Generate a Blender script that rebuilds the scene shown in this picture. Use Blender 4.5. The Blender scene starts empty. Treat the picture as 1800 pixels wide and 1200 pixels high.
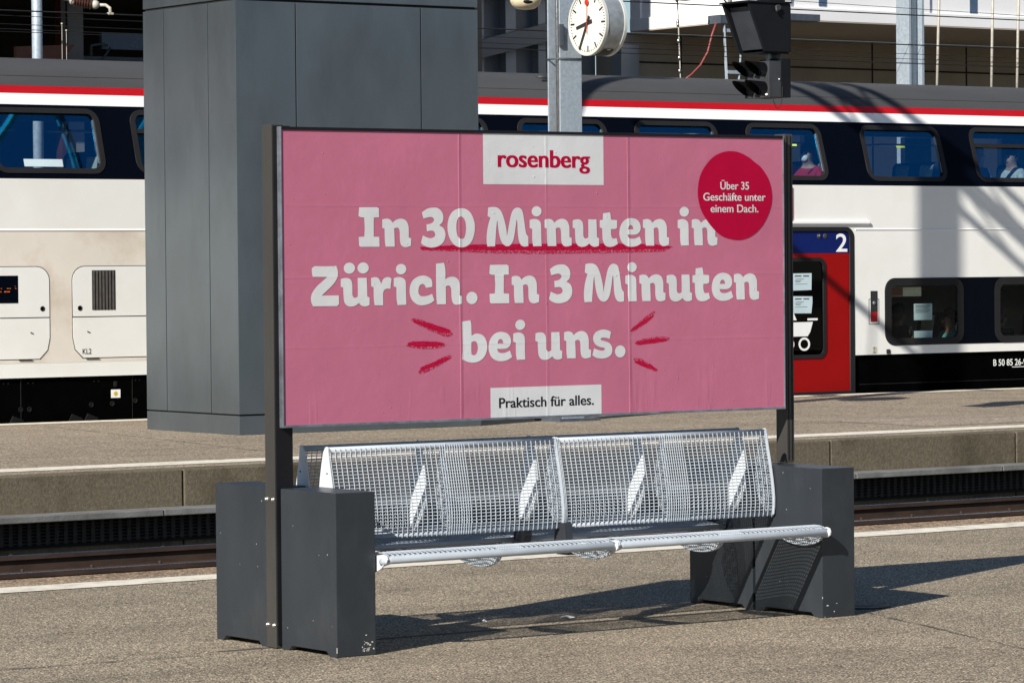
import bpy, bmesh, math, random
from mathutils import Vector, Matrix

# ------------------------------------------------------------------ camera, world, sun
scene = bpy.context.scene
COL = scene.collection

cam_d = bpy.data.cameras.new("camera")
cam = bpy.data.objects.new("camera", cam_d)
COL.objects.link(cam)
_r = Vector((0.820395, -0.571732, -0.008612))
_u = Vector((0.018744, 0.011836, 0.999754))
_f = Vector((0.571490, 0.820355, -0.020427))
M = Matrix.Identity(4)
for i in range(3):
    M[i][0] = _r[i]; M[i][1] = _u[i]; M[i][2] = -_f[i]
M[2][3] = 1.682
cam.matrix_world = M
cam_d.sensor_width = 36.0
cam_d.lens = 36.0 * 6252.5 / 1800.0
cam_d.clip_start = 0.1
cam_d.clip_end = 3000.0
scene.camera = cam

SUN_DIR = Vector((1.0, 0.453, -0.68)).normalized()      # the way the light travels
EL = math.asin(-SUN_DIR.z)
world = bpy.data.worlds.new("World")
scene.world = world
world.use_nodes = True
wn = world.node_tree.nodes; wl = world.node_tree.links
bg = wn["Background"]
sky = wn.new("ShaderNodeTexSky")
sky.sky_type = 'NISHITA'
sky.sun_disc = False
sky.sun_elevation = EL
sky.sun_rotation = math.atan2(-SUN_DIR.x, -SUN_DIR.y)
sky.air_density = 1.0; sky.dust_density = 0.3; sky.ozone_density = 4.0
wl.new(sky.outputs[0], bg.inputs[0])
bg.inputs[1].default_value = 0.06

sun_d = bpy.data.lights.new("sun", 'SUN')
sun_d.energy = 5.0
sun_d.angle = math.radians(0.5)
sun_d.color = (1.0, 0.945, 0.865)
sun = bpy.data.objects.new("sun", sun_d)
sun.rotation_euler = SUN_DIR.to_track_quat('-Z', 'Y').to_euler()
sun.location = (-20, -10, 20)
COL.objects.link(sun)

scene.view_settings.view_transform = 'Standard'
scene.view_settings.look = 'None'
scene.view_settings.exposure = 0.5
scene.view_settings.gamma = 1.0
scene.view_settings.use_curve_mapping = False

# ------------------------------------------------------------------ helpers
def lin(c):
    c = c / 255.0
    return c / 12.92 if c <= 0.04045 else ((c + 0.055) / 1.055) ** 2.4

def S(r, g, b):
    return (lin(r), lin(g), lin(b))

ORG = {}

def sub(v, o):
    return (v[0] - o[0], v[1] - o[1], v[2] - o[2])

class MB:
    """collects shapes in world coordinates and links them as one mesh object"""
    def __init__(self):
        self.bm = bmesh.new()

    def box(self, x0, x1, y0, y1, z0, z1, bevel=0.0):
        vs = [self.bm.verts.new(p) for p in ((x0, y0, z0), (x1, y0, z0), (x1, y1, z0), (x0, y1, z0),
                                             (x0, y0, z1), (x1, y0, z1), (x1, y1, z1), (x0, y1, z1))]
        fs = [self.bm.faces.new([vs[i] for i in f]) for f in
              ((3, 2, 1, 0), (4, 5, 6, 7), (0, 1, 5, 4), (1, 2, 6, 5), (2, 3, 7, 6), (3, 0, 4, 7))]
        if bevel > 0:
            es = list({e for f in fs for e in f.edges})
            bmesh.ops.bevel(self.bm, geom=es, offset=bevel, segments=2, affect='EDGES', profile=0.6)
        return self

    def prism(self, pts, d, bevel=0.0):
        """closed polygon (3D points) extruded by the vector d"""
        d = Vector(d)
        a = [self.bm.verts.new(p) for p in pts]
        b = [self.bm.verts.new(Vector(p) + d) for p in pts]
        n = len(pts)
        fs = [self.bm.faces.new(a[::-1]), self.bm.faces.new(b)]
        for i in range(n):
            fs.append(self.bm.faces.new((a[i], a[(i + 1) % n], b[(i + 1) % n], b[i])))
        bmesh.ops.recalc_face_normals(self.bm, faces=fs)
        if bevel > 0:
            es = list({e for f in fs for e in f.edges})
            bmesh.ops.bevel(self.bm, geom=es, offset=bevel, segments=2, affect='EDGES', profile=0.6)
        return self

    def quad(self, *p):
        self.bm.faces.new([self.bm.verts.new(q) for q in p])
        return self

    def tube(self, path, r, n=8, cap=True, r2=None):
        path = [Vector(p) for p in path]
        rings = []
        m = len(path)
        nrm = None
        for i, p in enumerate(path):
            t = (path[min(i + 1, m - 1)] - path[max(i - 1, 0)]).normalized()
            if nrm is None:
                h = Vector((0, 0, 1)) if abs(t.z) < 0.9 else Vector((1, 0, 0))
                nrm = t.cross(h).normalized()
            else:
                nrm = (nrm - t * nrm.dot(t))
                nrm.normalize()
            bn = t.cross(nrm)
            rr = r if r2 is None else r + (r2 - r) * i / max(m - 1, 1)
            rings.append([self.bm.verts.new(p + nrm * (rr * math.cos(2 * math.pi * k / n)) + bn * (rr * math.sin(2 * math.pi * k / n))) for k in range(n)])
        for i in range(m - 1):
            for k in range(n):
                f = self.bm.faces.new((rings[i][k], rings[i][(k + 1) % n], rings[i + 1][(k + 1) % n], rings[i + 1][k]))
                if n > 6:
                    f.smooth = True
        if cap:
            self.bm.faces.new(rings[0][::-1]); self.bm.faces.new(rings[-1])
        return self

    def lathe(self, c, axis, prof, n=32):
        """prof: list of (distance along axis, radius)"""
        c = Vector(c); ax = Vector(axis).normalized()
        h = Vector((0, 0, 1)) if abs(ax.z) < 0.9 else Vector((1, 0, 0))
        a = ax.cross(h).normalized(); b = ax.cross(a)
        rings = []
        for s, r in prof:
            rings.append([self.bm.verts.new(c + ax * s + a * (r * math.cos(2 * math.pi * k / n)) + b * (r * math.sin(2 * math.pi * k / n))) for k in range(n)])
        fs = []
        for i in range(len(prof) - 1):
            for k in range(n):
                f = self.bm.faces.new((rings[i][k], rings[i][(k + 1) % n], rings[i + 1][(k + 1) % n], rings[i + 1][k]))
                fs.append(f)
        fs.append(self.bm.faces.new(rings[0][::-1])); fs.append(self.bm.faces.new(rings[-1]))
        return self

    def ball(self, c, r, sx=1, sy=1, sz=1, sub=2):
        m = Matrix.Translation(c) @ Matrix.Diagonal((sx, sy, sz, 1))
        res = bmesh.ops.create_icosphere(self.bm, subdivisions=sub, radius=r, matrix=m)
        for v in res['verts']:
            for f in v.link_faces:
                f.smooth = True
        return self

    def build(self, name, material, parent=None, smooth=False):
        o = ORG.get(parent.name, (0, 0, 0)) if parent is not None else (0, 0, 0)
        if o != (0, 0, 0):
            bmesh.ops.translate(self.bm, verts=self.bm.verts, vec=(-o[0], -o[1], -o[2]))
        me = bpy.data.meshes.new(name)
        self.bm.normal_update()
        self.bm.to_mesh(me); self.bm.free()
        if material is not None:
            me.materials.append(material)
        if smooth:
            for p in me.polygons:
                p.use_smooth = True
        ob = bpy.data.objects.new(name, me)
        COL.objects.link(ob)
        if parent is not None:
            ob.parent = parent
            ORG[ob.name] = o
        return ob

def tag(o, label=None, cat=None, group=None, kind=None):
    if label: o["label"] = label
    if cat: o["category"] = cat
    if group: o["group"] = group
    if kind: o["kind"] = kind
    return o

def thing(name, loc, label, cat, group=None):
    o = bpy.data.objects.new(name, None)
    o.empty_display_size = 0.2
    o.location = loc
    COL.objects.link(o)
    ORG[o.name] = tuple(loc)
    return tag(o, label, cat, group)

def mesh_obj(name, me, material, parent=None):
    o = ORG.get(parent.name, (0, 0, 0)) if parent is not None else (0, 0, 0)
    if o != (0, 0, 0):
        me.transform(Matrix.Translation((-o[0], -o[1], -o[2])))
    me.materials.clear()
    me.materials.append(material)
    ob = bpy.data.objects.new(name, me)
    COL.objects.link(ob)
    if parent is not None:
        ob.parent = parent
        ORG[ob.name] = o
    return ob

def _eval_mesh(ob):
    COL.objects.link(ob)
    dg = bpy.context.evaluated_depsgraph_get()
    dg.update()
    me = bpy.data.meshes.new_from_object(ob.evaluated_get(dg))
    COL.objects.unlink(ob)
    bpy.data.objects.remove(ob)
    return me

def fill2d(loops, mapper, depth=0.0):
    """flat shape with holes: loops of (u,v) -> mesh, mapper(u,v,w) -> world; depth along +w"""
    cu = bpy.data.curves.new("shape", 'CURVE')
    cu.dimensions = '2D'
    cu.fill_mode = 'BOTH'
    cu.extrude = depth / 2.0
    for lp in loops:
        sp = cu.splines.new('POLY')
        sp.points.add(len(lp) - 1)
        for p, q in zip(sp.points, lp):
            p.co = (q[0], q[1], 0, 1)
        sp.use_cyclic_u = True
    me = _eval_mesh(bpy.data.objects.new("shape", cu))
    for v in me.vertices:
        v.co = mapper(v.co.x, v.co.y, v.co.z + depth / 2.0)
    bm = bmesh.new(); bm.from_mesh(me)
    bmesh.ops.remove_doubles(bm, verts=bm.verts, dist=1e-6)
    bmesh.ops.recalc_face_normals(bm, faces=bm.faces)
    bm.to_mesh(me); bm.free()
    return me

def text2d(body, x0, x1, z0, z1, mapper, weight=0.0, bold=0.0, depth=0.0):
    """lettering squeezed to start at x0, end at x1, with baseline z0 and the top of the tallest letter at z1"""
    cu = bpy.data.curves.new("lettering", 'FONT')
    cu.body = body
    cu.size = 1.0
    cu.offset = weight
    cu.extrude = depth / 2.0
    me = _eval_mesh(bpy.data.objects.new("lettering", cu))
    xs = [v.co.x for v in me.vertices]; ys = [v.co.y for v in me.vertices]
    a, b = min(xs), max(xs)
    top = max(ys)
    for v in me.vertices:
        u = x0 + (v.co.x - a) / (b - a) * (x1 - x0)
        w = z0 + v.co.y / top * (z1 - z0)
        v.co = mapper(u, w, 0.0)
    if bold > 0:   # heavier strokes: copies a hair apart in x, each a hair nearer the viewer
        bm = bmesh.new()
        for i, k in enumerate((-1.0, -0.33, 0.33, 1.0)):
            m2 = me.copy()
            m2.transform(Matrix.Translation((k * bold, -0.00004 * i, 0)))
            bm.from_mesh(m2); bpy.data.meshes.remove(m2)
        bm.to_mesh(me); bm.free()
    return me

def rrect(x0, x1, z0, z1, r, n=6, corners=(1, 1, 1, 1)):
    """rounded rectangle; corners: bottom-left, bottom-right, top-right, top-left"""
    pts = []
    for (cx, cz, a0, on) in ((x0 + r, z0 + r, 180, corners[0]), (x1 - r, z0 + r, 270, corners[1]),
                             (x1 - r, z1 - r, 0, corners[2]), (x0 + r, z1 - r, 90, corners[3])):
        if on:
            for k in range(n + 1):
                t = math.radians(a0 + 90.0 * k / n)
                pts.append((cx + r * math.cos(t), cz + r * math.sin(t)))
        else:
            pts.append((cx + (r if a0 in (270, 0) else -r), cz + (r if a0 in (0, 90) else -r)))
    return pts

# ------------------------------------------------------------------ materials
def new_mat(name):
    m = bpy.data.materials.new(name)
    m.use_nodes = True
    nt = m.node_tree
    return m, nt, nt.nodes["Principled BSDF"]

def pm(name, base, rough=0.5, metal=0.0, var=0.12, scale=4.0, stretch=(1, 1, 1), bump=0.0, bscale=60.0,
       dirt=None, dirt_amt=0.0, dirt_scale=1.5, spec=0.5, rvar=0.1, coat=0.0):
    m, nt, b = new_mat(name)
    N, L = nt.nodes, nt.links
    tc = N.new("ShaderNodeTexCoord")
    mp = N.new("ShaderNodeMapping"); mp.inputs["Scale"].default_value = stretch
    L.new(tc.outputs["Object"], mp.inputs["Vector"])
    nz = N.new("ShaderNodeTexNoise"); nz.inputs["Scale"].default_value = scale
    nz.inputs["Detail"].default_value = 6; nz.inputs["Roughness"].default_value = 0.6
    L.new(mp.outputs[0], nz.inputs["Vector"])
    cr = N.new("ShaderNodeValToRGB")
    cr.color_ramp.elements[0].position = 0.3; cr.color_ramp.elements[1].position = 0.7
    cr.color_ramp.elements[0].color = (*[c * (1 - var) for c in base], 1)
    cr.color_ramp.elements[1].color = (*[min(1, c * (1 + var)) for c in base], 1)
    L.new(nz.outputs["Fac"], cr.inputs[0])
    out = cr.outputs[0]
    if dirt is not None:
        nd = N.new("ShaderNodeTexNoise"); nd.inputs["Scale"].default_value = dirt_scale
        nd.inputs["Detail"].default_value = 8; nd.inputs["Roughness"].default_value = 0.65
        L.new(mp.outputs[0], nd.inputs["Vector"])
        rd = N.new("ShaderNodeValToRGB")
        rd.color_ramp.elements[0].position = 0.48; rd.color_ramp.elements[1].position = 0.72
        rd.color_ramp.elements[0].color = (0, 0, 0, 1)
        rd.color_ramp.elements[1].color = (dirt_amt, dirt_amt, dirt_amt, 1)
        L.new(nd.outputs["Fac"], rd.inputs[0])
        mx = N.new("ShaderNodeMix"); mx.data_type = 'RGBA'
        L.new(rd.outputs[0], mx.inputs["Factor"])
        L.new(out, mx.inputs["A"]); mx.inputs["B"].default_value = (*dirt, 1)
        out = mx.outputs["Result"]
    L.new(out, b.inputs["Base Color"])
    rr = N.new("ShaderNodeMapRange")
    rr.inputs["To Min"].default_value = max(0.02, rough - rvar); rr.inputs["To Max"].default_value = min(1, rough + rvar)
    L.new(nz.outputs["Fac"], rr.inputs["Value"]); L.new(rr.outputs[0], b.inputs["Roughness"])
    b.inputs["Metallic"].default_value = metal
    b.inputs["Specular IOR Level"].default_value = spec
    b.inputs["Coat Weight"].default_value = coat
    if bump > 0:
        nb = N.new("ShaderNodeTexNoise"); nb.inputs["Scale"].default_value = bscale
        nb.inputs["Detail"].default_value = 4
        L.new(mp.outputs[0], nb.inputs["Vector"])
        bp = N.new("ShaderNodeBump"); bp.inputs["Strength"].default_value = bump; bp.inputs["Distance"].default_value = 0.01
        L.new(nb.outputs["Fac"], bp.inputs["Height"]); L.new(bp.outputs[0], b.inputs["Normal"])
    return m

def asphalt(name, c_dark, c_mid, c_light, grain=70.0, stain=0.25):
    m, nt, b = new_mat(name)
    N, L = nt.nodes, nt.links
    tc = N.new("ShaderNodeTexCoord")
    n1 = N.new("ShaderNodeTexNoise"); n1.inputs["Scale"].default_value = grain; n1.inputs["Detail"].default_value = 3; n1.inputs["Roughness"].default_value = 0.75
    L.new(tc.outputs["Object"], n1.inputs["Vector"])
    cr = N.new("ShaderNodeValToRGB")
    e = cr.color_ramp.elements
    e[0].position = 0.42; e[0].color = (*c_dark, 1)
    e[1].position = 0.585; e[1].color = (*c_light, 1)
    k = e.new(0.5); k.color = (*c_mid, 1)
    L.new(n1.outputs["Fac"], cr.inputs[0])
    # broad wear and faint stains
    n2 = N.new("ShaderNodeTexNoise"); n2.inputs["Scale"].default_value = 0.9; n2.inputs["Detail"].default_value = 7; n2.inputs["Roughness"].default_value = 0.62
    L.new(tc.outputs["Object"], n2.inputs["Vector"])
    r2 = N.new("ShaderNodeMapRange"); r2.inputs["From Min"].default_value = 0.3; r2.inputs["From Max"].default_value = 0.7
    r2.inputs["To Min"].default_value = 1.0 - stain; r2.inputs["To Max"].default_value = 1.0 + stain * 0.5
    L.new(n2.outputs["Fac"], r2.inputs["Value"])
    # sparse dark spots
    n3 = N.new("ShaderNodeTexNoise"); n3.inputs["Scale"].default_value = 5.5; n3.inputs["Detail"].default_value = 3
    L.new(tc.outputs["Object"], n3.inputs["Vector"])
    r3 = N.new("ShaderNodeMapRange"); r3.inputs["From Min"].default_value = 0.27; r3.inputs["From Max"].default_value = 0.36
    r3.inputs["To Min"].default_value = 0.72; r3.inputs["To Max"].default_value = 1.0
    L.new(n3.outputs["Fac"], r3.inputs["Value"])
    vg = N.new("ShaderNodeTexVoronoi"); vg.inputs["Scale"].default_value = 1.7; vg.inputs["Randomness"].default_value = 1.0
    L.new(tc.outputs["Object"], vg.inputs["Vector"])
    rg = N.new("ShaderNodeMapRange"); rg.inputs["From Min"].default_value = 0.045; rg.inputs["From Max"].default_value = 0.07
    rg.inputs["To Min"].default_value = 0.62; rg.inputs["To Max"].default_value = 1.0
    L.new(vg.outputs["Distance"], rg.inputs["Value"])
    ms = N.new("ShaderNodeMapping"); ms.inputs["Scale"].default_value = (0.35, 2.6, 1); ms.inputs["Rotation"].default_value = (0, 0, 0.12)
    L.new(tc.outputs["Object"], ms.inputs["Vector"])
    n4 = N.new("ShaderNodeTexNoise"); n4.inputs["Scale"].default_value = 1.6; n4.inputs["Detail"].default_value = 5
    L.new(ms.outputs[0], n4.inputs["Vector"])
    r4 = N.new("ShaderNodeMapRange"); r4.inputs["From Min"].default_value = 0.58; r4.inputs["From Max"].default_value = 0.72
    r4.inputs["To Min"].default_value = 1.0; r4.inputs["To Max"].default_value = 0.80
    L.new(n4.outputs["Fac"], r4.inputs["Value"])
    m1 = N.new("ShaderNodeMath"); m1.operation = 'MULTIPLY'
    L.new(r2.outputs[0], m1.inputs[0]); L.new(r3.outputs[0], m1.inputs[1])
    m2 = N.new("ShaderNodeMath"); m2.operation = 'MULTIPLY'
    L.new(rg.outputs[0], m2.inputs[0]); L.new(r4.outputs[0], m2.inputs[1])
    mu = N.new("ShaderNodeMath"); mu.operation = 'MULTIPLY'
    L.new(m1.outputs[0], mu.inputs[0]); L.new(m2.outputs[0], mu.inputs[1])
    vc = N.new("ShaderNodeTexVoronoi"); vc.inputs["Scale"].default_value = grain * 0.75
    L.new(tc.outputs["Object"], vc.inputs["Vector"])
    sc_ = N.new("ShaderNodeSeparateColor"); L.new(vc.outputs["Color"], sc_.inputs[0])
    rc = N.new("ShaderNodeValToRGB")
    rc.color_ramp.elements[0].position = 0.10; rc.color_ramp.elements[0].color = (0.45, 0.44, 0.43, 1)
    rc.color_ramp.elements[1].position = 0.90; rc.color_ramp.elements[1].color = (1.75, 1.7, 1.6, 1)
    k1 = rc.color_ramp.elements.new(0.22); k1.color = (0.95, 0.95, 0.95, 1)
    k2 = rc.color_ramp.elements.new(0.80); k2.color = (1.02, 1.0, 0.97, 1)
    L.new(sc_.outputs[0], rc.inputs[0])
    mc_ = N.new("ShaderNodeVectorMath"); mc_.operation = 'MULTIPLY'
    L.new(cr.outputs[0], mc_.inputs[0]); L.new(rc.outputs[0], mc_.inputs[1])
    mx = N.new("ShaderNodeVectorMath"); mx.operation = 'SCALE'
    L.new(mc_.outputs[0], mx.inputs[0]); L.new(mu.outputs[0], mx.inputs["Scale"])
    L.new(mx.outputs[0], b.inputs["Base Color"])
    b.inputs["Roughness"].default_value = 0.9
    b.inputs["Specular IOR Level"].default_value = 0.25
    bp = N.new("ShaderNodeBump"); bp.inputs["Strength"].default_value = 0.25; bp.inputs["Distance"].default_value = 0.004
    L.new(n1.outputs["Fac"], bp.inputs["Height"]); L.new(bp.outputs[0], b.inputs["Normal"])
    return m

def glass_mat(name, tint, refl_col, fac, rough=0.02):
    m, nt, b = new_mat(name)
    N, L = nt.nodes, nt.links
    out = [n for n in N if n.type == 'OUTPUT_MATERIAL'][0]
    tr = N.new("ShaderNodeBsdfTransparent"); tr.inputs[0].default_value = (*tint, 1)
    gl = N.new("ShaderNodeBsdfGlossy"); gl.inputs["Color"].default_value = (*refl_col, 1); gl.inputs["Roughness"].default_value = rough
    tc = N.new("ShaderNodeTexCoord")
    nz = N.new("ShaderNodeTexNoise"); nz.inputs["Scale"].default_value = 1.3; nz.inputs["Detail"].default_value = 1
    L.new(tc.outputs["Object"], nz.inputs["Vector"])
    bp = N.new("ShaderNodeBump"); bp.inputs["Strength"].default_value = 0.06; bp.inputs["Distance"].default_value = 0.02
    L.new(nz.outputs["Fac"], bp.inputs["Height"]); L.new(bp.outputs[0], gl.inputs["Normal"])
    mx = N.new("ShaderNodeMixShader"); mx.inputs[0].default_value = fac
    L.new(tr.outputs[0], mx.inputs[1]); L.new(gl.outputs[0], mx.inputs[2])
    N.remove(b)
    L.new(mx.outputs[0], out.inputs["Surface"])
    return m

VF = [9.1455, 9.632, 10.112]          # vertical paper joints of the poster (x)
HF = [1.969, 1.648, 1.336]            # horizontal paper joints (z)

def poster_mat(name, base, base2=None, grain=260.0, thr=0.5, rough=0.55):
    """printed paper: joints between sheets, creases and little blisters as relief"""
    m, nt, b = new_mat(name)
    N, L = nt.nodes, nt.links
    geo = N.new("ShaderNodeNewGeometry")
    sep = N.new("ShaderNodeSeparateXYZ"); L.new(geo.outputs["Position"], sep.inputs[0])
    def mth(op, a, c=None, d=None):
        n = N.new("ShaderNodeMath"); n.operation = op
        for i, v in enumerate((a, c, d)):
            if v is None: continue
            if isinstance(v, (int, float)): n.inputs[i].default_value = v
            else: L.new(v, n.inputs[i])
        return n.outputs[0]
    wob = N.new("ShaderNodeTexNoise"); wob.inputs["Scale"].default_value = 2.2; wob.inputs["Detail"].default_value = 3
    L.new(geo.outputs["Position"], wob.inputs["Vector"])
    wv = mth('MULTIPLY', mth('SUBTRACT', wob.outputs["Fac"], 0.5), 0.012)
    h = None
    for ax, lst, amp in (("X", VF, 0.8), ("Z", HF, 0.18)):
        for j, x0 in enumerate(lst):
            d = mth('SUBTRACT', mth('ADD', sep.outputs[ax], wv), x0)
            # a step with a raised lip: sheet edge pasted over the next one
            lip = mth('MINIMUM', mth('ADD', mth('MULTIPLY', d, 230.0), 1.0), mth('SUBTRACT', 1.0, mth('MULTIPLY', d, 70.0)))
            lip = mth('MAXIMUM', lip, 0.0)
            w = amp * (1.0 if not (ax == "X" and j == 1) else 0.45)
            mod = N.new("ShaderNodeTexNoise"); mod.inputs["Scale"].default_value = 1.7 + 0.4 * j
            L.new(geo.outputs["Position"], mod.inputs["Vector"])
            lip = mth('MULTIPLY', mth('MULTIPLY', lip, w), mth('MULTIPLY', mod.outputs["Fac"], 1.6))
            h = lip if h is None else mth('ADD', h, lip)
    # tight vertical wrinkles near the lower edge
    mp = N.new("ShaderNodeMapping"); mp.inputs["Scale"].default_value = (14, 14, 1.6)
    L.new(geo.outputs["Position"], mp.inputs["Vector"])
    wr = N.new("ShaderNodeTexNoise"); wr.inputs["Scale"].default_value = 1.0; wr.inputs["Detail"].default_value = 4
    L.new(mp.outputs[0], wr.inputs["Vector"])
    low = N.new("ShaderNodeMapRange"); low.inputs["From Min"].default_value = 0.98; low.inputs["From Max"].default_value = 1.25
    low.inputs["To Min"].default_value = 1.0; low.inputs["To Max"].default_value = 0.12
    L.new(sep.outputs["Z"], low.inputs["Value"])
    rid = mth('MAXIMUM', mth('MULTIPLY', mth('SUBTRACT', wr.outputs["Fac"], 0.6), 4.0), 0.0)
    h = mth('ADD', h, mth('MULTIPLY', rid, mth('MULTIPLY', low.outputs[0], 0.9)))
    # blisters and general unevenness
    bl = N.new("ShaderNodeTexNoise"); bl.inputs["Scale"].default_value = 9.0; bl.inputs["Detail"].default_value = 5; bl.inputs["Roughness"].default_value = 0.55
    L.new(geo.outputs["Position"], bl.inputs["Vector"])
    h = mth('ADD', h, mth('MULTIPLY', bl.outputs["Fac"], 0.8))
    sp = N.new("ShaderNodeTexNoise"); sp.inputs["Scale"].default_value = 42.0
    L.new(geo.outputs["Position"], sp.inputs["Vector"])
    h = mth('ADD', h, mth('MULTIPLY', mth('MAXIMUM', mth('SUBTRACT', sp.outputs["Fac"], 0.72), 0.0), 5.0))
    bp = N.new("ShaderNodeBump"); bp.inputs["Strength"].default_value = 0.6; bp.inputs["Distance"].default_value = 0.005
    L.new(h, bp.inputs["Height"]); L.new(bp.outputs[0], b.inputs["Normal"])
    # print
    nz = N.new("ShaderNodeTexNoise"); nz.inputs["Scale"].default_value = 3.0; nz.inputs["Detail"].default_value = 6
    L.new(geo.outputs["Position"], nz.inputs["Vector"])
    cr = N.new("ShaderNodeValToRGB")
    cr.color_ramp.elements[0].position = 0.3; cr.color_ramp.elements[1].position = 0.72
    cr.color_ramp.elements[0].color = (*[c * 0.94 for c in base], 1); cr.color_ramp.elements[1].color = (*[min(1, c * 1.05) for c in base], 1)
    L.new(nz.outputs["Fac"], cr.inputs[0])
    out = cr.outputs[0]
    if base2 is not None:
        gz = N.new("ShaderNodeTexNoise"); gz.inputs["Scale"].default_value = grain; gz.inputs["Detail"].default_value = 2
        L.new(geo.outputs["Position"], gz.inputs["Vector"])
        rp = N.new("ShaderNodeValToRGB")
        rp.color_ramp.elements[0].position = thr - 0.04; rp.color_ramp.elements[1].position = thr + 0.04
        rp.color_ramp.elements[0].color = (0, 0, 0, 1); rp.color_ramp.elements[1].color = (1, 1, 1, 1)
        L.new(gz.outputs["Fac"], rp.inputs[0])
        mx = N.new("ShaderNodeMix"); mx.data_type = 'RGBA'
        L.new(rp.outputs[0], mx.inputs["Factor"]); L.new(out, mx.inputs["A"]); mx.inputs["B"].default_value = (*base2, 1)
        out = mx.outputs["Result"]
    L.new(out, b.inputs["Base Color"])
    b.inputs["Roughness"].default_value = rough
    b.inputs["Specular IOR Level"].default_value = 0.12
    return m

MAT = {}
MAT['platform'] = asphalt("platform_asphalt", (0.060, 0.050, 0.036), (0.215, 0.179, 0.131), (0.56, 0.48, 0.365), grain=105.0)
MAT['platform_far'] = asphalt("far_platform_asphalt", (0.14, 0.115, 0.085), (0.255, 0.21, 0.157), (0.42, 0.35, 0.27), grain=70.0, stain=0.2)
MAT['patch'] = asphalt("patch_asphalt", (0.2, 0.17, 0.135), (0.30, 0.25, 0.2), (0.38, 0.32, 0.26), grain=60.0, stain=0.1)
MAT['edge_strip'] = asphalt("platform_edge_concrete", (0.13, 0.085, 0.05), (0.27, 0.19, 0.125), (0.42, 0.32, 0.22), grain=60.0)
MAT['line'] = pm("line_paint", (0.72, 0.67, 0.56), 0.8, var=0.1, scale=9, dirt=(0.34, 0.27, 0.2), dirt_amt=0.75, dirt_scale=7, bump=0.3, bscale=120)
MAT['joint'] = pm("joint_tar", (0.07, 0.06, 0.05), 0.9, var=0.4, scale=12)
MAT['ballast'] = asphalt("ballast", (0.02, 0.016, 0.013), (0.07, 0.056, 0.044), (0.16, 0.13, 0.105), grain=18.0)
MAT['earth'] = asphalt("station_ground", (0.05, 0.045, 0.038), (0.09, 0.08, 0.068), (0.15, 0.13, 0.11), grain=3.0)
MAT['wall_conc'] = pm("platform_wall_concrete", (0.130, 0.110, 0.076), 0.92, var=0.3, scale=38.0, stretch=(1, 1, 0.8), bump=0.3, bscale=60, dirt=(0.042, 0.034, 0.02), dirt_amt=0.9, dirt_scale=1.4, spec=0.2)
MAT['ledge'] = pm("ledge_concrete", (0.15, 0.15, 0.145), 0.9, var=0.3, scale=5, bump=0.3, dirt=(0.05, 0.05, 0.045), dirt_amt=0.6)
MAT['duct'] = pm("duct_grating", (0.035, 0.033, 0.028), 0.85, var=0.4, scale=20)
MAT['rail'] = pm("rail_rust", (0.042, 0.025, 0.017), 0.75, spec=0.3, var=0.4, scale=8, stretch=(0.3, 1, 1), bump=0.2)
MAT['railhead'] = pm("rail_polished", (0.42, 0.42, 0.43), 0.28, metal=1.0, var=0.1)
MAT['sleeper'] = pm("sleeper_wood", (0.05, 0.038, 0.028), 0.9, var=0.3)
MAT['stone'] = pm("stone", (0.16, 0.14, 0.12), 0.95, var=0.45, scale=9)

MAT['bench_block'] = pm("coated_steel", (0.024, 0.029, 0.035), 0.40, spec=0.45, var=0.16, scale=2.6, stretch=(1, 1, 0.5), bump=0.06, bscale=180, dirt=(0.06, 0.063, 0.066), dirt_amt=0.35, dirt_scale=4.5)
MAT['chip'] = pm("bare_paint_chip", (0.55, 0.52, 0.45), 0.8, var=0.3, scale=60)
MAT['post'] = pm("brown_grey_post", (0.044, 0.041, 0.037), 0.45, spec=0.4, var=0.18, scale=3, stretch=(1, 1, 0.3), bump=0.05, bscale=150)
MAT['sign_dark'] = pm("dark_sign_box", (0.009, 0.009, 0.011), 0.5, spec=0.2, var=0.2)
MAT['alu'] = pm("sign_aluminium", (0.27, 0.30, 0.34), 0.45, metal=0.7, var=0.25, scale=9, stretch=(1, 1, 1), dirt=(0.12, 0.12, 0.12), dirt_amt=0.7, dirt_scale=14)
MAT['bolt'] = pm("steel_bolt", (0.55, 0.54, 0.52), 0.35, metal=1.0, var=0.2, scale=40)
MAT['wire'] = pm("bench_wire", (0.39, 0.435, 0.48), 0.6, spec=0.3, metal=0.0, var=0.08, scale=10)
MAT['wire_plate'] = pm("bench_plate", (0.60, 0.63, 0.655), 0.45, metal=0.0, var=0.06, scale=10)
MAT['bracket'] = pm("bench_bracket", (0.03, 0.033, 0.04), 0.5, var=0.2)

PINK = (0.44, 0.136, 0.213)
CRIM = (0.38, 0.0008, 0.033)
MAT['pink'] = poster_mat("poster_pink", PINK)
MAT['print_white'] = poster_mat("poster_white", (0.57, 0.585, 0.595))
MAT['print_crimson'] = poster_mat("poster_crimson", CRIM)
MAT['crayon'] = poster_mat("poster_crayon", CRIM, (0.37, 0.03, 0.075), grain=150.0, thr=0.60)
MAT['crayon_soft'] = poster_mat("poster_crayon_soft", (0.355, 0.018, 0.058), PINK, grain=130.0, thr=0.56)
MAT['print_black'] = poster_mat("poster_black", (0.012, 0.012, 0.014))

MAT['kiosk'] = pm("cabin_metal", (0.178, 0.208, 0.228), 0.40, metal=0.8, var=0.10, scale=1.1, stretch=(1, 1, 0.4), bump=0.03, bscale=200, dirt=(0.11, 0.122, 0.134), dirt_amt=0.5, dirt_scale=1.3, spec=0.5)
MAT['kiosk_gap'] = pm("cabin_joint", (0.006, 0.006, 0.007), 0.9, var=0.1)

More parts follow.
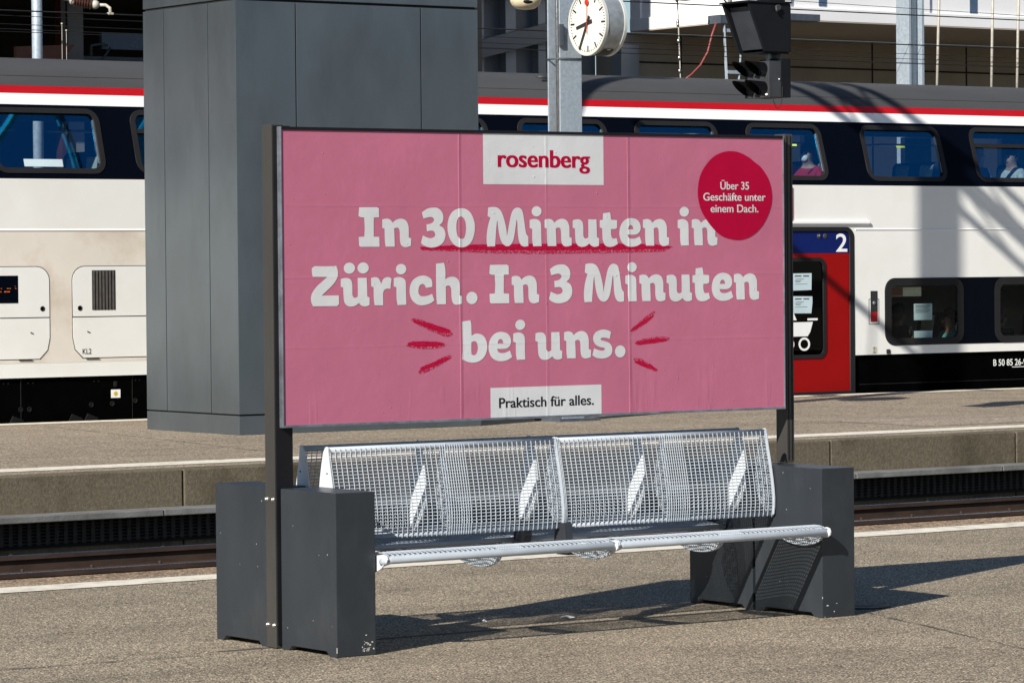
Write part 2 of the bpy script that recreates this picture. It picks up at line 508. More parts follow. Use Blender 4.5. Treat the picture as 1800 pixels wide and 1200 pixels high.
MAT['t_white'] = pm("carriage_white", (0.82, 0.82, 0.785), 0.34, var=0.03, scale=1.5, bump=0.12, bscale=2.2, dirt=(0.74, 0.70, 0.62), dirt_amt=0.4, dirt_scale=0.9, coat=0.2)
MAT['t_dirty'] = pm("carriage_white_grimy", (0.74, 0.69, 0.61), 0.5, var=0.05, scale=1.5, dirt=(0.50, 0.385, 0.28), dirt_amt=0.7, dirt_scale=1.3)
MAT['t_bright'] = pm("carriage_bright_white", (0.84, 0.84, 0.83), 0.35, var=0.03, scale=1.5)
MAT['t_red'] = pm("carriage_red", (0.46, 0.006, 0.012), 0.35, var=0.06, scale=2, spec=0.3)
MAT['door_red'] = pm("door_red", (0.28, 0.003, 0.003), 0.35, var=0.06, scale=2, spec=0.15)
MAT['t_blue'] = pm("carriage_blue", (0.004, 0.013, 0.11), 0.35, var=0.06, scale=2, spec=0.15)
MAT['t_roof'] = pm("carriage_roof", (0.060, 0.061, 0.064), 0.7, spec=0.3, var=0.14, scale=0.8, stretch=(0.4, 1, 1), dirt=(0.045, 0.045, 0.048), dirt_amt=0.5, dirt_scale=1.1)
MAT['t_black'] = pm("carriage_black_band", (0.0015, 0.0025, 0.006), 0.2, var=0.1, scale=2, spec=0.06)
MAT['t_under'] = pm("underframe_black", (0.0015, 0.0015, 0.0015), 0.9, var=0.3, scale=4, spec=0.0)
MAT['t_under2'] = pm("underframe_grey", (0.012, 0.012, 0.012), 0.7, var=0.3, scale=8, spec=0.1)
MAT['rubber'] = pm("window_rubber", (0.016, 0.015, 0.016), 0.6, var=0.1, spec=0.2)
MAT['gapline'] = pm("panel_gap", (0.02, 0.018, 0.016), 0.8, var=0.2)
MAT['glass_up'] = glass_mat("upper_window_glass", (0.60, 0.74, 0.82), (0.02, 0.46, 0.90), 0.30)
MAT['glass_low'] = glass_mat("lower_window_glass", (0.75, 0.80, 0.78), (0.8, 0.85, 0.9), 0.02)
MAT['glass_door'] = glass_mat("door_glass", (0.05, 0.06, 0.07), (0.8, 0.85, 0.9), 0.02)
MAT['inside'] = pm("carriage_lining", (0.26, 0.27, 0.27), 0.7, var=0.1)
MAT['inside_dark'] = pm("carriage_floor", (0.03, 0.03, 0.035), 0.7, var=0.1)
MAT['seat_blue'] = pm("seat_fabric_blue", (0.012, 0.02, 0.055), 0.9, var=0.3, scale=30)
MAT['headrest'] = pm("headrest_cover", (0.55, 0.55, 0.42), 0.9, var=0.1, scale=20)
MAT['paper'] = pm("notice_paper", (0.50, 0.62, 0.66), 0.8, var=0.05)
MAT['paper_cream'] = pm("notice_cream", (0.62, 0.60, 0.47), 0.8, var=0.12, scale=20)
MAT['ink'] = pm("notice_ink", (0.05, 0.06, 0.08), 0.8, var=0.2)
MAT['white_mark'] = pm("white_marking", (0.86, 0.86, 0.84), 0.5, var=0.03)
MAT['black_mark'] = pm("black_marking", (0.02, 0.02, 0.02), 0.6, var=0.1)
MAT['yellow'] = pm("yellow_marking", (0.6, 0.42, 0.03), 0.5, var=0.1)
MAT['lime'] = pm("lime_sticker", (0.55, 0.75, 0.12), 0.5, var=0.1)
MAT['vent'] = pm("vent_slats", (0.045, 0.04, 0.035), 0.7, var=0.3, scale=20)
m_, nt_, b_ = new_mat("led_amber")
b_.inputs["Base Color"].default_value = (0.1, 0.02, 0.0, 1)
b_.inputs["Emission Color"].default_value = (1.0, 0.22, 0.02, 1); b_.inputs["Emission Strength"].default_value = 0.45
MAT['led'] = m_

MAT['galv'] = pm("galvanised_steel", (0.36, 0.42, 0.475), 0.5, metal=0.25, var=0.16, scale=26, bump=0.05, bscale=60)
MAT['galv_dark'] = pm("weathered_steel", (0.085, 0.10, 0.125), 0.55, metal=0.3, var=0.2, scale=8)
MAT['clock_white'] = pm("clock_face", (0.68, 0.66, 0.58), 0.5, var=0.02)
MAT['clock_rim'] = pm("clock_rim", (0.62, 0.63, 0.60), 0.4, metal=0.2, var=0.06)
MAT['clock_body'] = pm("clock_body", (0.36, 0.40, 0.425), 0.42, metal=0.4, var=0.18, scale=14, dirt=(0.1, 0.09, 0.075), dirt_amt=0.5)
MAT['hand_red'] = pm("second_hand_red", (0.62, 0.03, 0.01), 0.5, var=0.05)
MAT['cream'] = pm("cream_plastic", (0.66, 0.56, 0.38), 0.5, var=0.1, scale=12)
MAT['sig_black'] = pm("signal_housing", (0.007, 0.008, 0.010), 0.55, spec=0.2, var=0.2, scale=6)
MAT['sig_grey'] = pm("signal_plate", (0.035, 0.036, 0.04), 0.6, var=0.2, scale=6)
MAT['lens'] = pm("signal_lens", (0.02, 0.02, 0.02), 0.2, var=0.1)
MAT['lamp_white'] = pm("lit_lens_glass", (0.85, 0.85, 0.85), 0.2, var=0.05)
MAT['cable_red'] = pm("red_cable", (0.22, 0.045, 0.04), 0.5, var=0.1)
MAT['cable'] = pm("overhead_wire", (0.03, 0.028, 0.026), 0.5, metal=0.4, var=0.2)
MAT['rod'] = pm("hanger_rod", (0.42, 0.39, 0.33), 0.5, var=0.2, scale=20)
MAT['porcelain'] = pm("brown_porcelain", (0.05, 0.02, 0.013), 0.3, var=0.2)
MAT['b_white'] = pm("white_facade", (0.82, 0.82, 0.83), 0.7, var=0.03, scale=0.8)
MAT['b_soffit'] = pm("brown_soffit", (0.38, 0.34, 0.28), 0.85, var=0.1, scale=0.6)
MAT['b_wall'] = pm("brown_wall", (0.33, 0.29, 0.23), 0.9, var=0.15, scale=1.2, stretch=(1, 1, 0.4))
MAT['b_grey'] = pm("grey_facade", (0.13, 0.14, 0.155), 0.8, var=0.12, scale=0.7)
MAT['b_col'] = pm("pale_column", (0.27, 0.29, 0.315), 0.8, var=0.08, scale=1.5)
MAT['b_slot'] = pm("slot_window", (0.06, 0.10, 0.17), 0.25, var=0.1)
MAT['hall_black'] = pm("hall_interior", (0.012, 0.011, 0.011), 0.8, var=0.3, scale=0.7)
MAT['hall_col'] = pm("hall_column", (0.20, 0.19, 0.175), 0.85, var=0.1)
MAT['brick'] = pm("salmon_panel", (0.17, 0.07, 0.045), 0.85, var=0.2, scale=6)

# ------------------------------------------------------------------ the setting
def struct(name, mb, m):
    return tag(mb.build(name, m), kind="structure")

TRACK_Z = -0.74
struct("ground", MB().box(-900, 900, -400, 1500, TRACK_Z - 1.2, TRACK_Z - 0.3), MAT['earth'])
struct("platform", MB().box(-60, 90, -40, 17.27, -1.02, 0.0), MAT['platform'])
struct("platform_edge", MB().box(-60, 90, 17.27, 17.58, -1.02, 0.0), MAT['edge_strip'])
struct("track_bed", MB().box(-60, 110, 17.58, 26.449, -1.03, TRACK_Z), MAT['ballast'])
struct("far_platform", MB().box(-60, 110, 26.72, 35.9, -1.02, 0.0), MAT['platform_far'])
struct("far_track_bed", MB().box(-60, 110, 35.9, 70, -1.03, TRACK_Z - 0.01), MAT['ballast'])

def band(name, y0, y1, x0, x1, wob, seed):
    """painted line with slightly ragged edges"""
    rnd = random.Random(seed)
    mb = MB(); x = x0; prev = None
    while x < x1:
        a = (x, y0 + rnd.uniform(-wob, wob), 0.004); b = (x, y1 + rnd.uniform(-wob, wob), 0.004)
        va, vb = mb.bm.verts.new(a), mb.bm.verts.new(b)
        if prev: mb.bm.faces.new((prev[0], va, vb, prev[1]))
        prev = (va, vb); x += rnd.uniform(0.12, 0.35)
    return struct(name, mb, MAT['line'])

band("platform_line", 16.84, 17.13, -10, 60, 0.006, 1)
band("far_platform_line", 27.07, 27.52, 0, 70, 0.012, 2)
band("far_platform_edge_line", 35.42, 35.78, 0, 80, 0.01, 3)

def crack(name, pts, w, seed):
    rnd = random.Random(seed)
    mb = MB()
    for (a, b) in zip(pts[:-1], pts[1:]):
        a = Vector((a[0], a[1], 0.0045)); b = Vector((b[0], b[1], 0.0045))
        n = max(2, int((b - a).length / 0.08))
        d = (b - a).normalized(); s = Vector((-d.y, d.x, 0))
        prev = None
        for i in range(n + 1):
            p = a.lerp(b, i / n) + s * rnd.uniform(-w * 0.5, w * 0.5)
            ww = w * rnd.uniform(0.3, 1.0)
            if rnd.random() < 0.12: ww = w * 0.1
            va, vb = mb.bm.verts.new(p - s * ww * 0.5), mb.bm.verts.new(p + s * ww * 0.5)
            if prev: mb.bm.faces.new((prev[0], va, vb, prev[1]))
            prev = (va, vb)
    return struct(name, mb, MAT['joint'])

crack("platform_joint", [(11.26, 13.2), (11.214, 13.056), (10.968, 12.281), (10.697, 11.46), (10.4, 10.5)], 0.012, 5)
crack("platform_joint", [(6.4, 13.60), (6.807, 13.587), (7.343, 13.57), (7.75, 13.53)], 0.022, 6)
crack("far_platform_joint", [(18.1, 35.2), (17.865, 33.59), (17.299, 30.074), (16.9, 27.8)], 0.02, 7)
crack("far_platform_joint", [(24.2, 34.5), (24.6, 29.05), (30.0, 29.0)], 0.02, 8)
crack("far_platform_joint", [(14.5, 29.6), (22.0, 29.5), (24.6, 29.5)], 0.02, 9)
struct("far_platform_patch", MB().quad((24.75, 28.0, 0.004), (27.3, 28.0, 0.004), (27.2, 29.6, 0.004), (24.85, 29.6, 0.004)), MAT['patch'])
struct("platform_bump", MB().box(7.9, 11.2, 13.62, 13.66, -0.01, 0.0015), MAT['joint'])

# retaining wall of the far platform: concrete blocks side by side
wall = thing("platform_wall", (18, 26.45, TRACK_Z), "stained concrete retaining wall below the white line of the far platform", "wall")
xs = [-30.0, 10.4, 12.15, 15.0, 18.6, 20.6, 22.17, 24.6, 28.3, 32.0, 70.0]
rw = random.Random(4)
wmb = MB()
for a, b in zip(xs[:-1], xs[1:]):
    dy = rw.uniform(-0.006, 0.006)
    wmb.box(a + 0.008, b - 0.008, 26.45 + dy, 26.719, -1.0, 0.002, bevel=0.012)
wmb.build("wall_blocks", MAT['wall_conc'], wall)
MB().box(-30, 70, 26.50, 26.718, -1.0, -0.02).build("joint_filler", MAT['joint'], wall)
# cable duct in front of the wall: thin concrete lid on a dark perforated front
duct = thing("cable_duct", (18, 26.3, TRACK_Z), "grey concrete cable duct lid with black perforated front along the far rail", "cable duct")
lmb = MB()
x = 5.0; k = 0
while x < 45:
    w = [1.9, 2.0, 1.85][k % 3]; k += 1
    lmb.box(x + 0.006, x + w - 0.006, 26.16, 26.44, -0.365, -0.312, bevel=0.006)
    x += w
lmb.build("lid", MAT['ledge'], duct)
dmb = MB()
# perforated front: bars with rows of slots, as real openings
z = -0.372
for r in range(7):
    dmb.box(5, 45, 26.385, 26.397, z - 0.018, z - 0.010)
    z -= 0.028
nx = int((45 - 10) / 0.085)
for i in range(nx):
    xx = 10 + i * 0.085
    dmb.box(xx, xx + 0.034, 26.383, 26.395, -0.57, -0.372)
dmb.build("grating", MAT['duct'], duct)
MB().box(5, 45, 26.42, 26.44, -0.60, -0.366).build("duct_back", MAT['sign_dark'], duct)
for i in range(12):
    xx = 9.0 + i * 1.43
    MB().box(xx, xx + 0.03, 26.34, 26.38, -0.74, -0.60).build("bracket", MAT['wall_conc'], duct)

# rails: profile extruded along x
def rail(y, parent, clips=False):
    pr = [(-0.075, 0.0), (0.075, 0.0), (0.075, 0.012), (0.02, 0.028), (0.009, 0.045), (0.009, 0.125), (0.036, 0.138), (0.036, 0.168),
          (-0.036, 0.168), (-0.036, 0.138), (-0.009, 0.125), (-0.009, 0.045), (-0.02, 0.028), (-0.075, 0.012)]
    o = MB().prism([(-10, y + a, -0.722 + b) for a, b in pr], (80, 0, 0)).build("rail", MAT['rail'], parent)
    MB().prism([(-10, y - 0.034, -0.5535), (-10, y + 0.034, -0.5535), (-10, y + 0.030, -0.549), (-10, y - 0.030, -0.549)], (80, 0, 0)).build("rail_head", MAT['railhead'], o)
    if clips:
        for s in (-1, 1):
            ys = y + s * 0.055
            first = MB().box(10.95, 11.05, ys - 0.025, ys + 0.025, -0.706, -0.68, bevel=0.006).tube([(11.0, ys, -0.69), (11.0, ys, -0.655)], 0.014, 8).build("rail_clip", MAT['rail'], o)
            for k in range(1, 23):
                c = first.copy(); COL.objects.link(c); c.parent = o
                c.location = (0.62 * k, 0, 0)
    return o

def track(yc, label):
    t = thing("railway_track", (15, yc, TRACK_Z), label, "railway track")
    rail(yc - 0.755, t); rail(yc + 0.755, t, True)
    sl = MB()
    xx = 8.0 - 0.11
    while xx < 34:
        sl.box(xx, xx + 0.22, yc - 1.25, yc + 1.25, -0.85, -0.725, bevel=0.01)
        xx += 0.62
    sl.build("sleepers", MAT['sleeper'], t)
    return t
track(24.56, "rusty rail track with polished top running below the far platform")

st = MB(); rs = random.Random(12)
for i in range(420):
    xx = rs.uniform(11, 26); yy = rs.choice([rs.uniform(25.5, 26.25), rs.uniform(22.5, 25.2)])
    r = rs.uniform(0.02, 0.05)
    st.ball((xx, yy, TRACK_Z + r * 0.4), r, rs.uniform(0.7, 1.3), rs.uniform(0.7, 1.3), rs.uniform(0.5, 0.9), sub=1)
for v in st.bm.verts:
    v.co += Vector((rs.uniform(-1, 1), rs.uniform(-1, 1), rs.uniform(-1, 1))) * 0.006
for f in st.bm.faces: f.smooth = False
tag(st.build("ballast_stones", MAT['stone']), "loose grey ballast stones lying between rail and cable duct", "gravel", kind="stuff")

# ------------------------------------------------------------------ wire mesh benches, back to back
YC = 13.612
XB = [8.392, 9.648, 9.652, 10.906]
BACK = [(0.1155, 0.872), (0.119, 0.845), (0.129, 0.80), (0.141, 0.75), (0.152, 0.70), (0.162, 0.65), (0.170, 0.60), (0.174, 0.56), (0.173, 0.52), (0.1695, 0.489)]
SEAT = [(0.575, 0.4375), (0.545, 0.4425), (0.50, 0.4435), (0.45, 0.438), (0.40, 0.430), (0.35, 0.421), (0.30, 0.412), (0.255, 0.406), (0.215, 0.405)]

def lerp_curve(cv, n):
    L = [0.0]
    for a, b in zip(cv[:-1], cv[1:]):
        L.append(L[-1] + math.hypot(b[0] - a[0], b[1] - a[1]))
    out = []
    for i in range(n):
        s = L[-1] * i / (n - 1)
        for k in range(len(cv) - 1):
            if s <= L[k + 1] + 1e-9:
                t = (s - L[k]) / (L[k + 1] - L[k])
                out.append((cv[k][0] + t * (cv[k + 1][0] - cv[k][0]), cv[k][1] + t * (cv[k + 1][1] - cv[k][1])))
                break
    return out

def mesh_panel(mb, Y, x0, x1, curve, wr, dz, dx, is_back, dense=None):
    """woven wire mesh along a (v,z) curve between x0 and x1; the cross wires are welded onto the frame tubes"""
    Lc = sum(math.hypot(b[0] - a[0], b[1] - a[1]) for a, b in zip(curve[:-1], curve[1:]))
    n = int(round(Lc / dz))
    rows = lerp_curve(curve, n + 1)
    for (v, z) in rows[1:-1]:
        mb.tube([(x0, Y(v), z), (x1, Y(v), z)], wr * 1.15, 5, cap=False)
    m = int(round((x1 - x0) / dx))
    cols = lerp_curve(curve, 10)
    xs_ = [x0 + 0.006 + (x1 - x0 - 0.012) * i / m for i in range(m + 1)]
    if dense is not None:
        xs_ += [(a + b) / 2 for a, b in zip(xs_[:-1], xs_[1:]) if -0.03 < (a + b) / 2 - dense < 0.11]
    for x in xs_:
        def arc(cv, cz, r, angs): return [(x, Y(cv + r * math.cos(math.radians(a))), cz + r * math.sin(math.radians(a))) for a in angs]
        if is_back: path = arc(0.103, 0.878, 0.0155, (18, 0)) + [(x, Y(v + wr * 1.6), z) for v, z in cols[1:-1]] + arc(0.158, 0.484, 0.0135, (15, -20, -50))
        else: path = arc(0.580, 0.417, 0.0200, (62, 80, 105)) + [(x, Y(v), z + wr * 1.4) for v, z in cols[1:]]
        mb.tube(path, wr, 5, cap=False)

def lattice(mb, X, Y, inside, v0, v1, z0, z1, wr, dv, dz):
    """flat wire lattice in the plane x=X, only where inside(v,z)"""
    N = 40
    k = int((z1 - z0) / dz)
    for i in range(1, k):
        z = z0 + (z1 - z0) * i / k
        vs = [v0 + (v1 - v0) * j / N for j in range(N + 1) if inside(v0 + (v1 - v0) * j / N, z)]
        if len(vs) > 1: mb.tube([(X, Y(vs[0]), z), (X, Y(vs[-1]), z)], wr, 4, cap=False)
    k = max(3, int((v1 - v0) / dv))
    for i in range(1, k):
        v = v0 + (v1 - v0) * i / k
        zs = [z0 + (z1 - z0) * j / N for j in range(N + 1) if inside(v, z0 + (z1 - z0) * j / N)]
        if len(zs) > 1: mb.tube([(X, Y(v), zs[0]), (X, Y(v), zs[-1])], wr, 4, cap=False)

def block_profile(y0, y1):
    d = 0.06; h = 0.022
    return [(y0, 0.0), (y0 + d, 0.0), (y0 + d + 0.025, h), (y1 - d - 0.025, h), (y1 - d, 0.0), (y1, 0.0), (y1, 0.715), (y0, 0.715)]

def make_bench(sgn, label, solid_all):
    Y = (lambda v: YC - v) if sgn < 0 else (lambda v: YC + v)
    yb = YC + sgn * 0.28
    t = thing("wire_bench", (9.65, yb, 0.0), label, "bench", "wire mesh benches standing back to back under the billboard")
    WR = 0.0021
    # end blocks
    for (x0, x1) in ((8.178, 8.381), (10.915, 11.118)):
        if x0 < 9: ya, yb2 = (13.09, 13.550) if sgn < 0 else (13.664, 14.125)
        else: ya, yb2 = (13.09, 13.602) if sgn < 0 else (13.622, 14.125)
        bl = MB().prism([(x0, y, z) for y, z in block_profile(ya, yb2)], (x1 - x0, 0, 0), bevel=0.0045).build("end_block", MAT['bench_block'], t)
        rnd = random.Random(int(x0 * 100) + sgn)
        ch = MB()
        front = ya - 0.0008 if sgn < 0 else yb2 + 0.0008
        n = 22 if x0 < 9 else 4
        for i in range(n):
            if x0 < 9: cx = x0 + 0.13 + abs(rnd.gauss(0, 0.03)); cz = 0.02 + abs(rnd.gauss(0, 0.022))
            else: cx = rnd.uniform(x0 + 0.01, x1 - 0.02); cz = rnd.choice([0.07 + rnd.gauss(0, 0.003), abs(rnd.gauss(0.02, 0.015)) + 0.004])
            cx = min(max(cx, x0 + 0.008), x1 - 0.012)
            w = rnd.uniform(0.002, 0.011); h = rnd.uniform(0.0015, 0.005)
            pts = []
            for q in range(6):
                a = q * math.pi / 3 + rnd.uniform(-0.3, 0.3)
                pts.append((cx + w * math.cos(a) * rnd.uniform(0.5, 1), front, cz + h * math.sin(a) * rnd.uniform(0.5, 1)))
            ch.quad(*pts)
        for i in range(6):   # tiny nicks on the side faces
            yy = rnd.uniform(ya + 0.02, yb2 - 0.02); zz = rnd.uniform(0.05, 0.69); q = rnd.uniform(0.0012, 0.003)
            ch.quad((x0 - 0.0008, yy - q, zz), (x0 - 0.0008, yy, zz - q), (x0 - 0.0008, yy + q, zz), (x0 - 0.0008, yy, zz + q))
        # worn strips along the vertical edge towards the viewer
        if sgn < 0:
            zz = 0.02
            while zz < 0.70:
                h = rnd.uniform(0.004, 0.03)
                if rnd.random() < (0.6 if zz < 0.06 else 0.06):
                    ch.quad((x0 - 0.0004, ya + 0.0005, zz), (x0 + 0.0022, ya - 0.0006, zz), (x0 + 0.0022, ya - 0.0006, zz + h), (x0 - 0.0004, ya + 0.0005, zz + h))
                zz += h + rnd.uniform(0.004, 0.05)
        ch.build("paint_chips", MAT['chip'], bl)
    for (x0, x1) in ((XB[0], XB[1]), (XB[2], XB[3])):
        xm = (x0 + x1) / 2
        # backrest
        mb = MB()
        mesh_panel(mb, Y, x0 + 0.006, x1 - 0.006, BACK, WR, 0.0157, 0.0268, True, dense=xm)
        back = mb.build("backrest", MAT['wire'], t)
        fr = MB()
        fr.tube([(x0 + 0.004, Y(0.103), 0.878), (x1 - 0.004, Y(0.103), 0.878)], 0.014, 14)
        fr.tube([(x0 + 0.004, Y(0.158), 0.484), (x1 - 0.004, Y(0.158), 0.484)], 0.012, 14)
        fr.build("frame_tube", MAT['wire'], back)
        plate = [(0.122, 0.888), (0.112, 0.895), (0.098, 0.892), (0.083, 0.872), (0.066, 0.82), (0.050, 0.75), (0.040, 0.68), (0.043, 0.61), (0.068, 0.55),
                 (0.108, 0.505), (0.140, 0.475), (0.160, 0.468), (0.176, 0.483)] + BACK[::-1][1:-1]
        plate = plate[:13] + [(v + 0.006, z) for v, z in BACK[::-1][1:]]
        def add_plate(X, th=0.007):
            b = MB().prism([(X, Y(v), z) for v, z in plate], (th, 0, 0), bevel=0.0015)
            b.build("side_plate", MAT['wire_plate'], back)
        add_plate(x0 - 0.001)
        def in_plate(v, z):
            # between the front curve and the straight chord
            n = len(plate); c = False
            for i in range(n):
                (a, b), (p, q) = plate[i], plate[i - 1]
                if (b > z) != (q > z) and v < (p - a) * (z - b) / (q - b) + a: c = not c
            return c
        if solid_all:
            add_plate(xm); add_plate(x1 - 0.006)
        else:
            for X in (xm, x1 - 0.006):
                lb = MB()
                lattice(lb, X, Y, in_plate, 0.03, 0.185, 0.46, 0.90, WR, 0.0125, 0.0125)
                if X > xm + 0.1:
                    ring = [(X, Y(v), z) for v, z in plate]
                    lb.tube(ring + [ring[0]], 0.0035, 5, cap=False)
                lb.build("side_mesh", MAT['wire'], back)
            # rim strip at the right end
            MB().tube([(x1 - 0.003, Y(v + 0.003), z) for v, z in [(0.100, 0.893)] + BACK + [(0.155, 0.470)]], 0.0065, 8).build("rim", MAT['wire_plate'], back)
        bo = MB()
        bo.lathe((x0 - 0.004, Y(0.115), 0.775), (1, 0, 0), [(0, 0.004), (0.002, 0.004)], 10)
        bo.build("screw", MAT['bracket'], back)
        # seat
        sb = MB()
        mesh_panel(sb, Y, x0 + 0.012, x1 - 0.012, SEAT, WR, 0.0157, 0.0268, False, dense=xm)
        seat = sb.build("seat", MAT['wire'], t)
        sf = MB()
        sf.tube([(x0 + 0.010, Y(0.545), 0.404), (x0 + 0.014, Y(0.570), 0.412), (x0 + 0.03, Y(0.580), 0.417), (x1 - 0.03, Y(0.580), 0.417), (x1 - 0.014, Y(0.570), 0.412), (x1 - 0.010, Y(0.545), 0.404)], 0.0185, 14)
        sf.tube([(x0 + 0.004, Y(0.215), 0.400), (x1 - 0.004, Y(0.215), 0.400)], 0.012, 12)
        sf.build("frame_tube", MAT['wire'], seat, smooth=False)
        def under(v, z, c=0.385, a=0.175):
            top = 0.408 + 0.03 * max(0, (v - 0.30) / 0.2) if v < 0.5 else 0.437
            q = 1 - ((v - c) / a) ** 2
            return q > 0 and z < top and z > 0.408 - 0.062 * math.sqrt(q)
        if True:
            half = [(0.385 + 0.190 * math.cos(math.radians(a)), 0.412 - 0.066 * math.sin(math.radians(a))) for a in range(0, 181, 10)]
            half = half + [(0.215, 0.412), (0.40, 0.418), (0.50, 0.432), (0.565, 0.441), (0.590, 0.436), (0.600, 0.42), (0.590, 0.404)]
            MB().prism([(x0 + 0.001, Y(v), z) for v, z in half], (0.007, 0, 0), bevel=0.001).build("end_plate", MAT['wire_plate'], seat)
        for X in (xm - 0.006, xm + 0.006, x1 - 0.012):
            fb = MB()
            lattice(fb, X, Y, under, 0.20, 0.575, 0.335, 0.43, WR * 1.25, 0.0125, 0.0115)
            rim = [(X, Y(0.385 + 0.175 * math.cos(math.radians(a))), 0.408 - 0.062 * math.sin(math.radians(a))) for a in range(0, 181, 12)]
            fb.tube(rim, 0.0035, 5, cap=False)
            fb.build("side_mesh", MAT['wire'], seat)
        MB().prism([(x1 - 0.007, Y(v), z) for v, z in ((0.602, 0.418), (0.598, 0.402), (0.585, 0.393), (0.55, 0.388), (0.45, 0.392), (0.40, 0.40), (0.45, 0.425), (0.575, 0.440), (0.596, 0.434))], (0.008, 0, 0), bevel=0.0015).build("end_cap", MAT['wire_plate'], seat)
        for v in (0.34, 0.45):
            MB().lathe((x1 - 0.025, Y(v), 0.376), (1, 0, 0), [(0, 0.009), (0.006, 0.009), (0.012, 0.005)], 8).build("bolt", MAT['bolt'], seat)
    # dark bracket at the middle joint
    br = MB()
    br.prism([(9.628, Y(v), z) for v, z in ((0.13, 0.50), (0.20, 0.50), (0.215, 0.40), (0.235, 0.352), (0.14, 0.352), (0.12, 0.42))], (0.044, 0, 0), bevel=0.002)
    br.build("middle_bracket", MAT['bracket'], t)
    return t

make_bench(-1, "light grey wire mesh bench facing the viewer in front of the billboard posts", False)
make_bench(1, "wire mesh bench in shade behind the front bench, facing the train", True)

# ------------------------------------------------------------------ billboard
PX0, PX1, PZ0, PZ1 = 8.187, 11.062, 0.984, 2.321
YF = 13.535
bb = thing("billboard", (9.65, 13.61, 0.0), "large pink poster billboard on two brown-grey posts above the wire benches", "billboard")
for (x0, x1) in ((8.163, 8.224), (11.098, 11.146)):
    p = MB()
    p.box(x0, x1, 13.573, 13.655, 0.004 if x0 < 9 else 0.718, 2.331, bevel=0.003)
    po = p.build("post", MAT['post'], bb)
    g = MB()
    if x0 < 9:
        g.box(x0 + 0.006, x1 + 0.03, 13.5655, 13.5735, 0.02, 2.325)  # black strip painted in for the shade inside the open channel post
        g.build("channel_shade_strip", MAT['sign_dark'], po)
    else:
        g.box(x0 + 0.010, x0 + 0.016, 13.5718, 13.5735, 0.73, 2.32)
        g.box(x1 - 0.016, x1 - 0.010, 13.5718, 13.5735, 0.73, 2.32)
        g.build("groove", MAT['sign_dark'], po)
    for z in ((0.105, 0.665) if x0 < 9 else ()):
        for y in (13.585, 13.64):
            b = MB()
            xx = x0 if x0 < 9 else x1
            sx = -1 if x0 < 9 else 1
            b.lathe((xx, y, z), (sx, 0, 0), [(0, 0.012), (0.003, 0.012), (0.003, 0.008), (0.010, 0.008), (0.012, 0.005)], 6)
            b.build("bolt", MAT['bolt'], po)
MB().box(8.226, 11.096, 13.5725, 13.65, 1.0, 2.31).build("sign_box", MAT['sign_dark'], bb)

def PM(y):
    return lambda u, v, w: (u, y + w, v)
fr = MB()
fw = 0.006
fr.box(PX0, PX0 + fw, YF, 13.572, PZ0, PZ1, bevel=0.0015)
fr.box(PX1 - fw, PX1, YF, 13.572, PZ0, PZ1, bevel=0.0015)
fr.box(PX0 + fw, PX1 - fw, YF + 0.0005, 13.5715, PZ0, PZ0 + 0.011, bevel=0.0015)
fr.build("frame", MAT['alu'], bb)
MB().box(PX0 + fw, PX1 - fw, YF + 0.0005, 13.5715, PZ1 - 0.014, PZ1 - 0.0005, bevel=0.0015).build("top_rail", MAT['sign_dark'], bb)  # top side of the frame, coloured dark for the shade on it

def smooth_loop(s, sc=1e-4, n=5):
    """closed outline from 'x,y' points; '!' marks a corner, the rest is a rounded spline"""
    P = []
    for q in s.split():
        c = q.endswith('!'); x, y = q.rstrip('!').split(',')
        P.append((float(x) * sc, float(y) * sc, c))
    m = len(P); out = []
    for i in range(m):
        p0, p1, p2, p3 = P[i - 1], P[i], P[(i + 1) % m], P[(i + 2) % m]
        def tang(a, b, c):
            # centripetal-ish tangent at b
            if b[2]: return None
            return ((c[0] - a[0]) / 2, (c[1] - a[1]) / 2)
        d = math.hypot(p2[0] - p1[0], p2[1] - p1[1])
        t1 = tang(p0, p1, p2); t2 = tang(p1, p2, p3)
        if t1 is None and t2 is None:
            out.append((p1[0], p1[1])); continue
        ch = (p2[0] - p1[0], p2[1] - p1[1])
        def lim(t):
            if t is None: return ch
            l = math.hypot(*t)
            return (t[0] / l * d, t[1] / l * d) if l > 1e-12 else ch
        m1, m2 = lim(t1), lim(t2)
        for k in range(n):
            u = k / n; u2 = u * u; u3 = u2 * u
            h1, h2, h3, h4 = 2 * u3 - 3 * u2 + 1, u3 - 2 * u2 + u, -2 * u3 + 3 * u2, u3 - u2
            out.append((h1 * p1[0] + h2 * m1[0] + h3 * p2[0] + h4 * m2[0], h1 * p1[1] + h2 * m1[1] + h3 * p2[1] + h4 * m2[1]))
    return out

def rounded(pts, n=4):
    return smooth_loop(' '.join(f"{x},{y}" for x, y in pts), 1.0, n)

YP = 13.541
paper = mesh_obj("poster", fill2d([[(PX0 + 0.006, PZ0 + 0.006), (PX1 - 0.006, PZ0 + 0.006), (PX1 - 0.006, PZ1 - 0.006), (PX0 + 0.006, PZ1 - 0.006)]], PM(YP)), MAT['pink'], bb)
box_mb = MB()
box_mb.quad((9.279, YP - 0.0006, 2.0725), (9.968, YP - 0.0006, 2.0725), (9.968, YP - 0.0006, PZ1 - 0.008), (9.279, YP - 0.0006, PZ1 - 0.008))
box_mb.build("logo_field", MAT['print_white'], paper)
MB().quad((9.309, YP - 0.0006, PZ0 + 0.008), (9.945, YP - 0.0006, PZ0 + 0.008), (9.945, YP - 0.0006, 1.1325), (9.309, YP - 0.0006, 1.1325)).build("slogan_field", MAT['print_white'], paper)

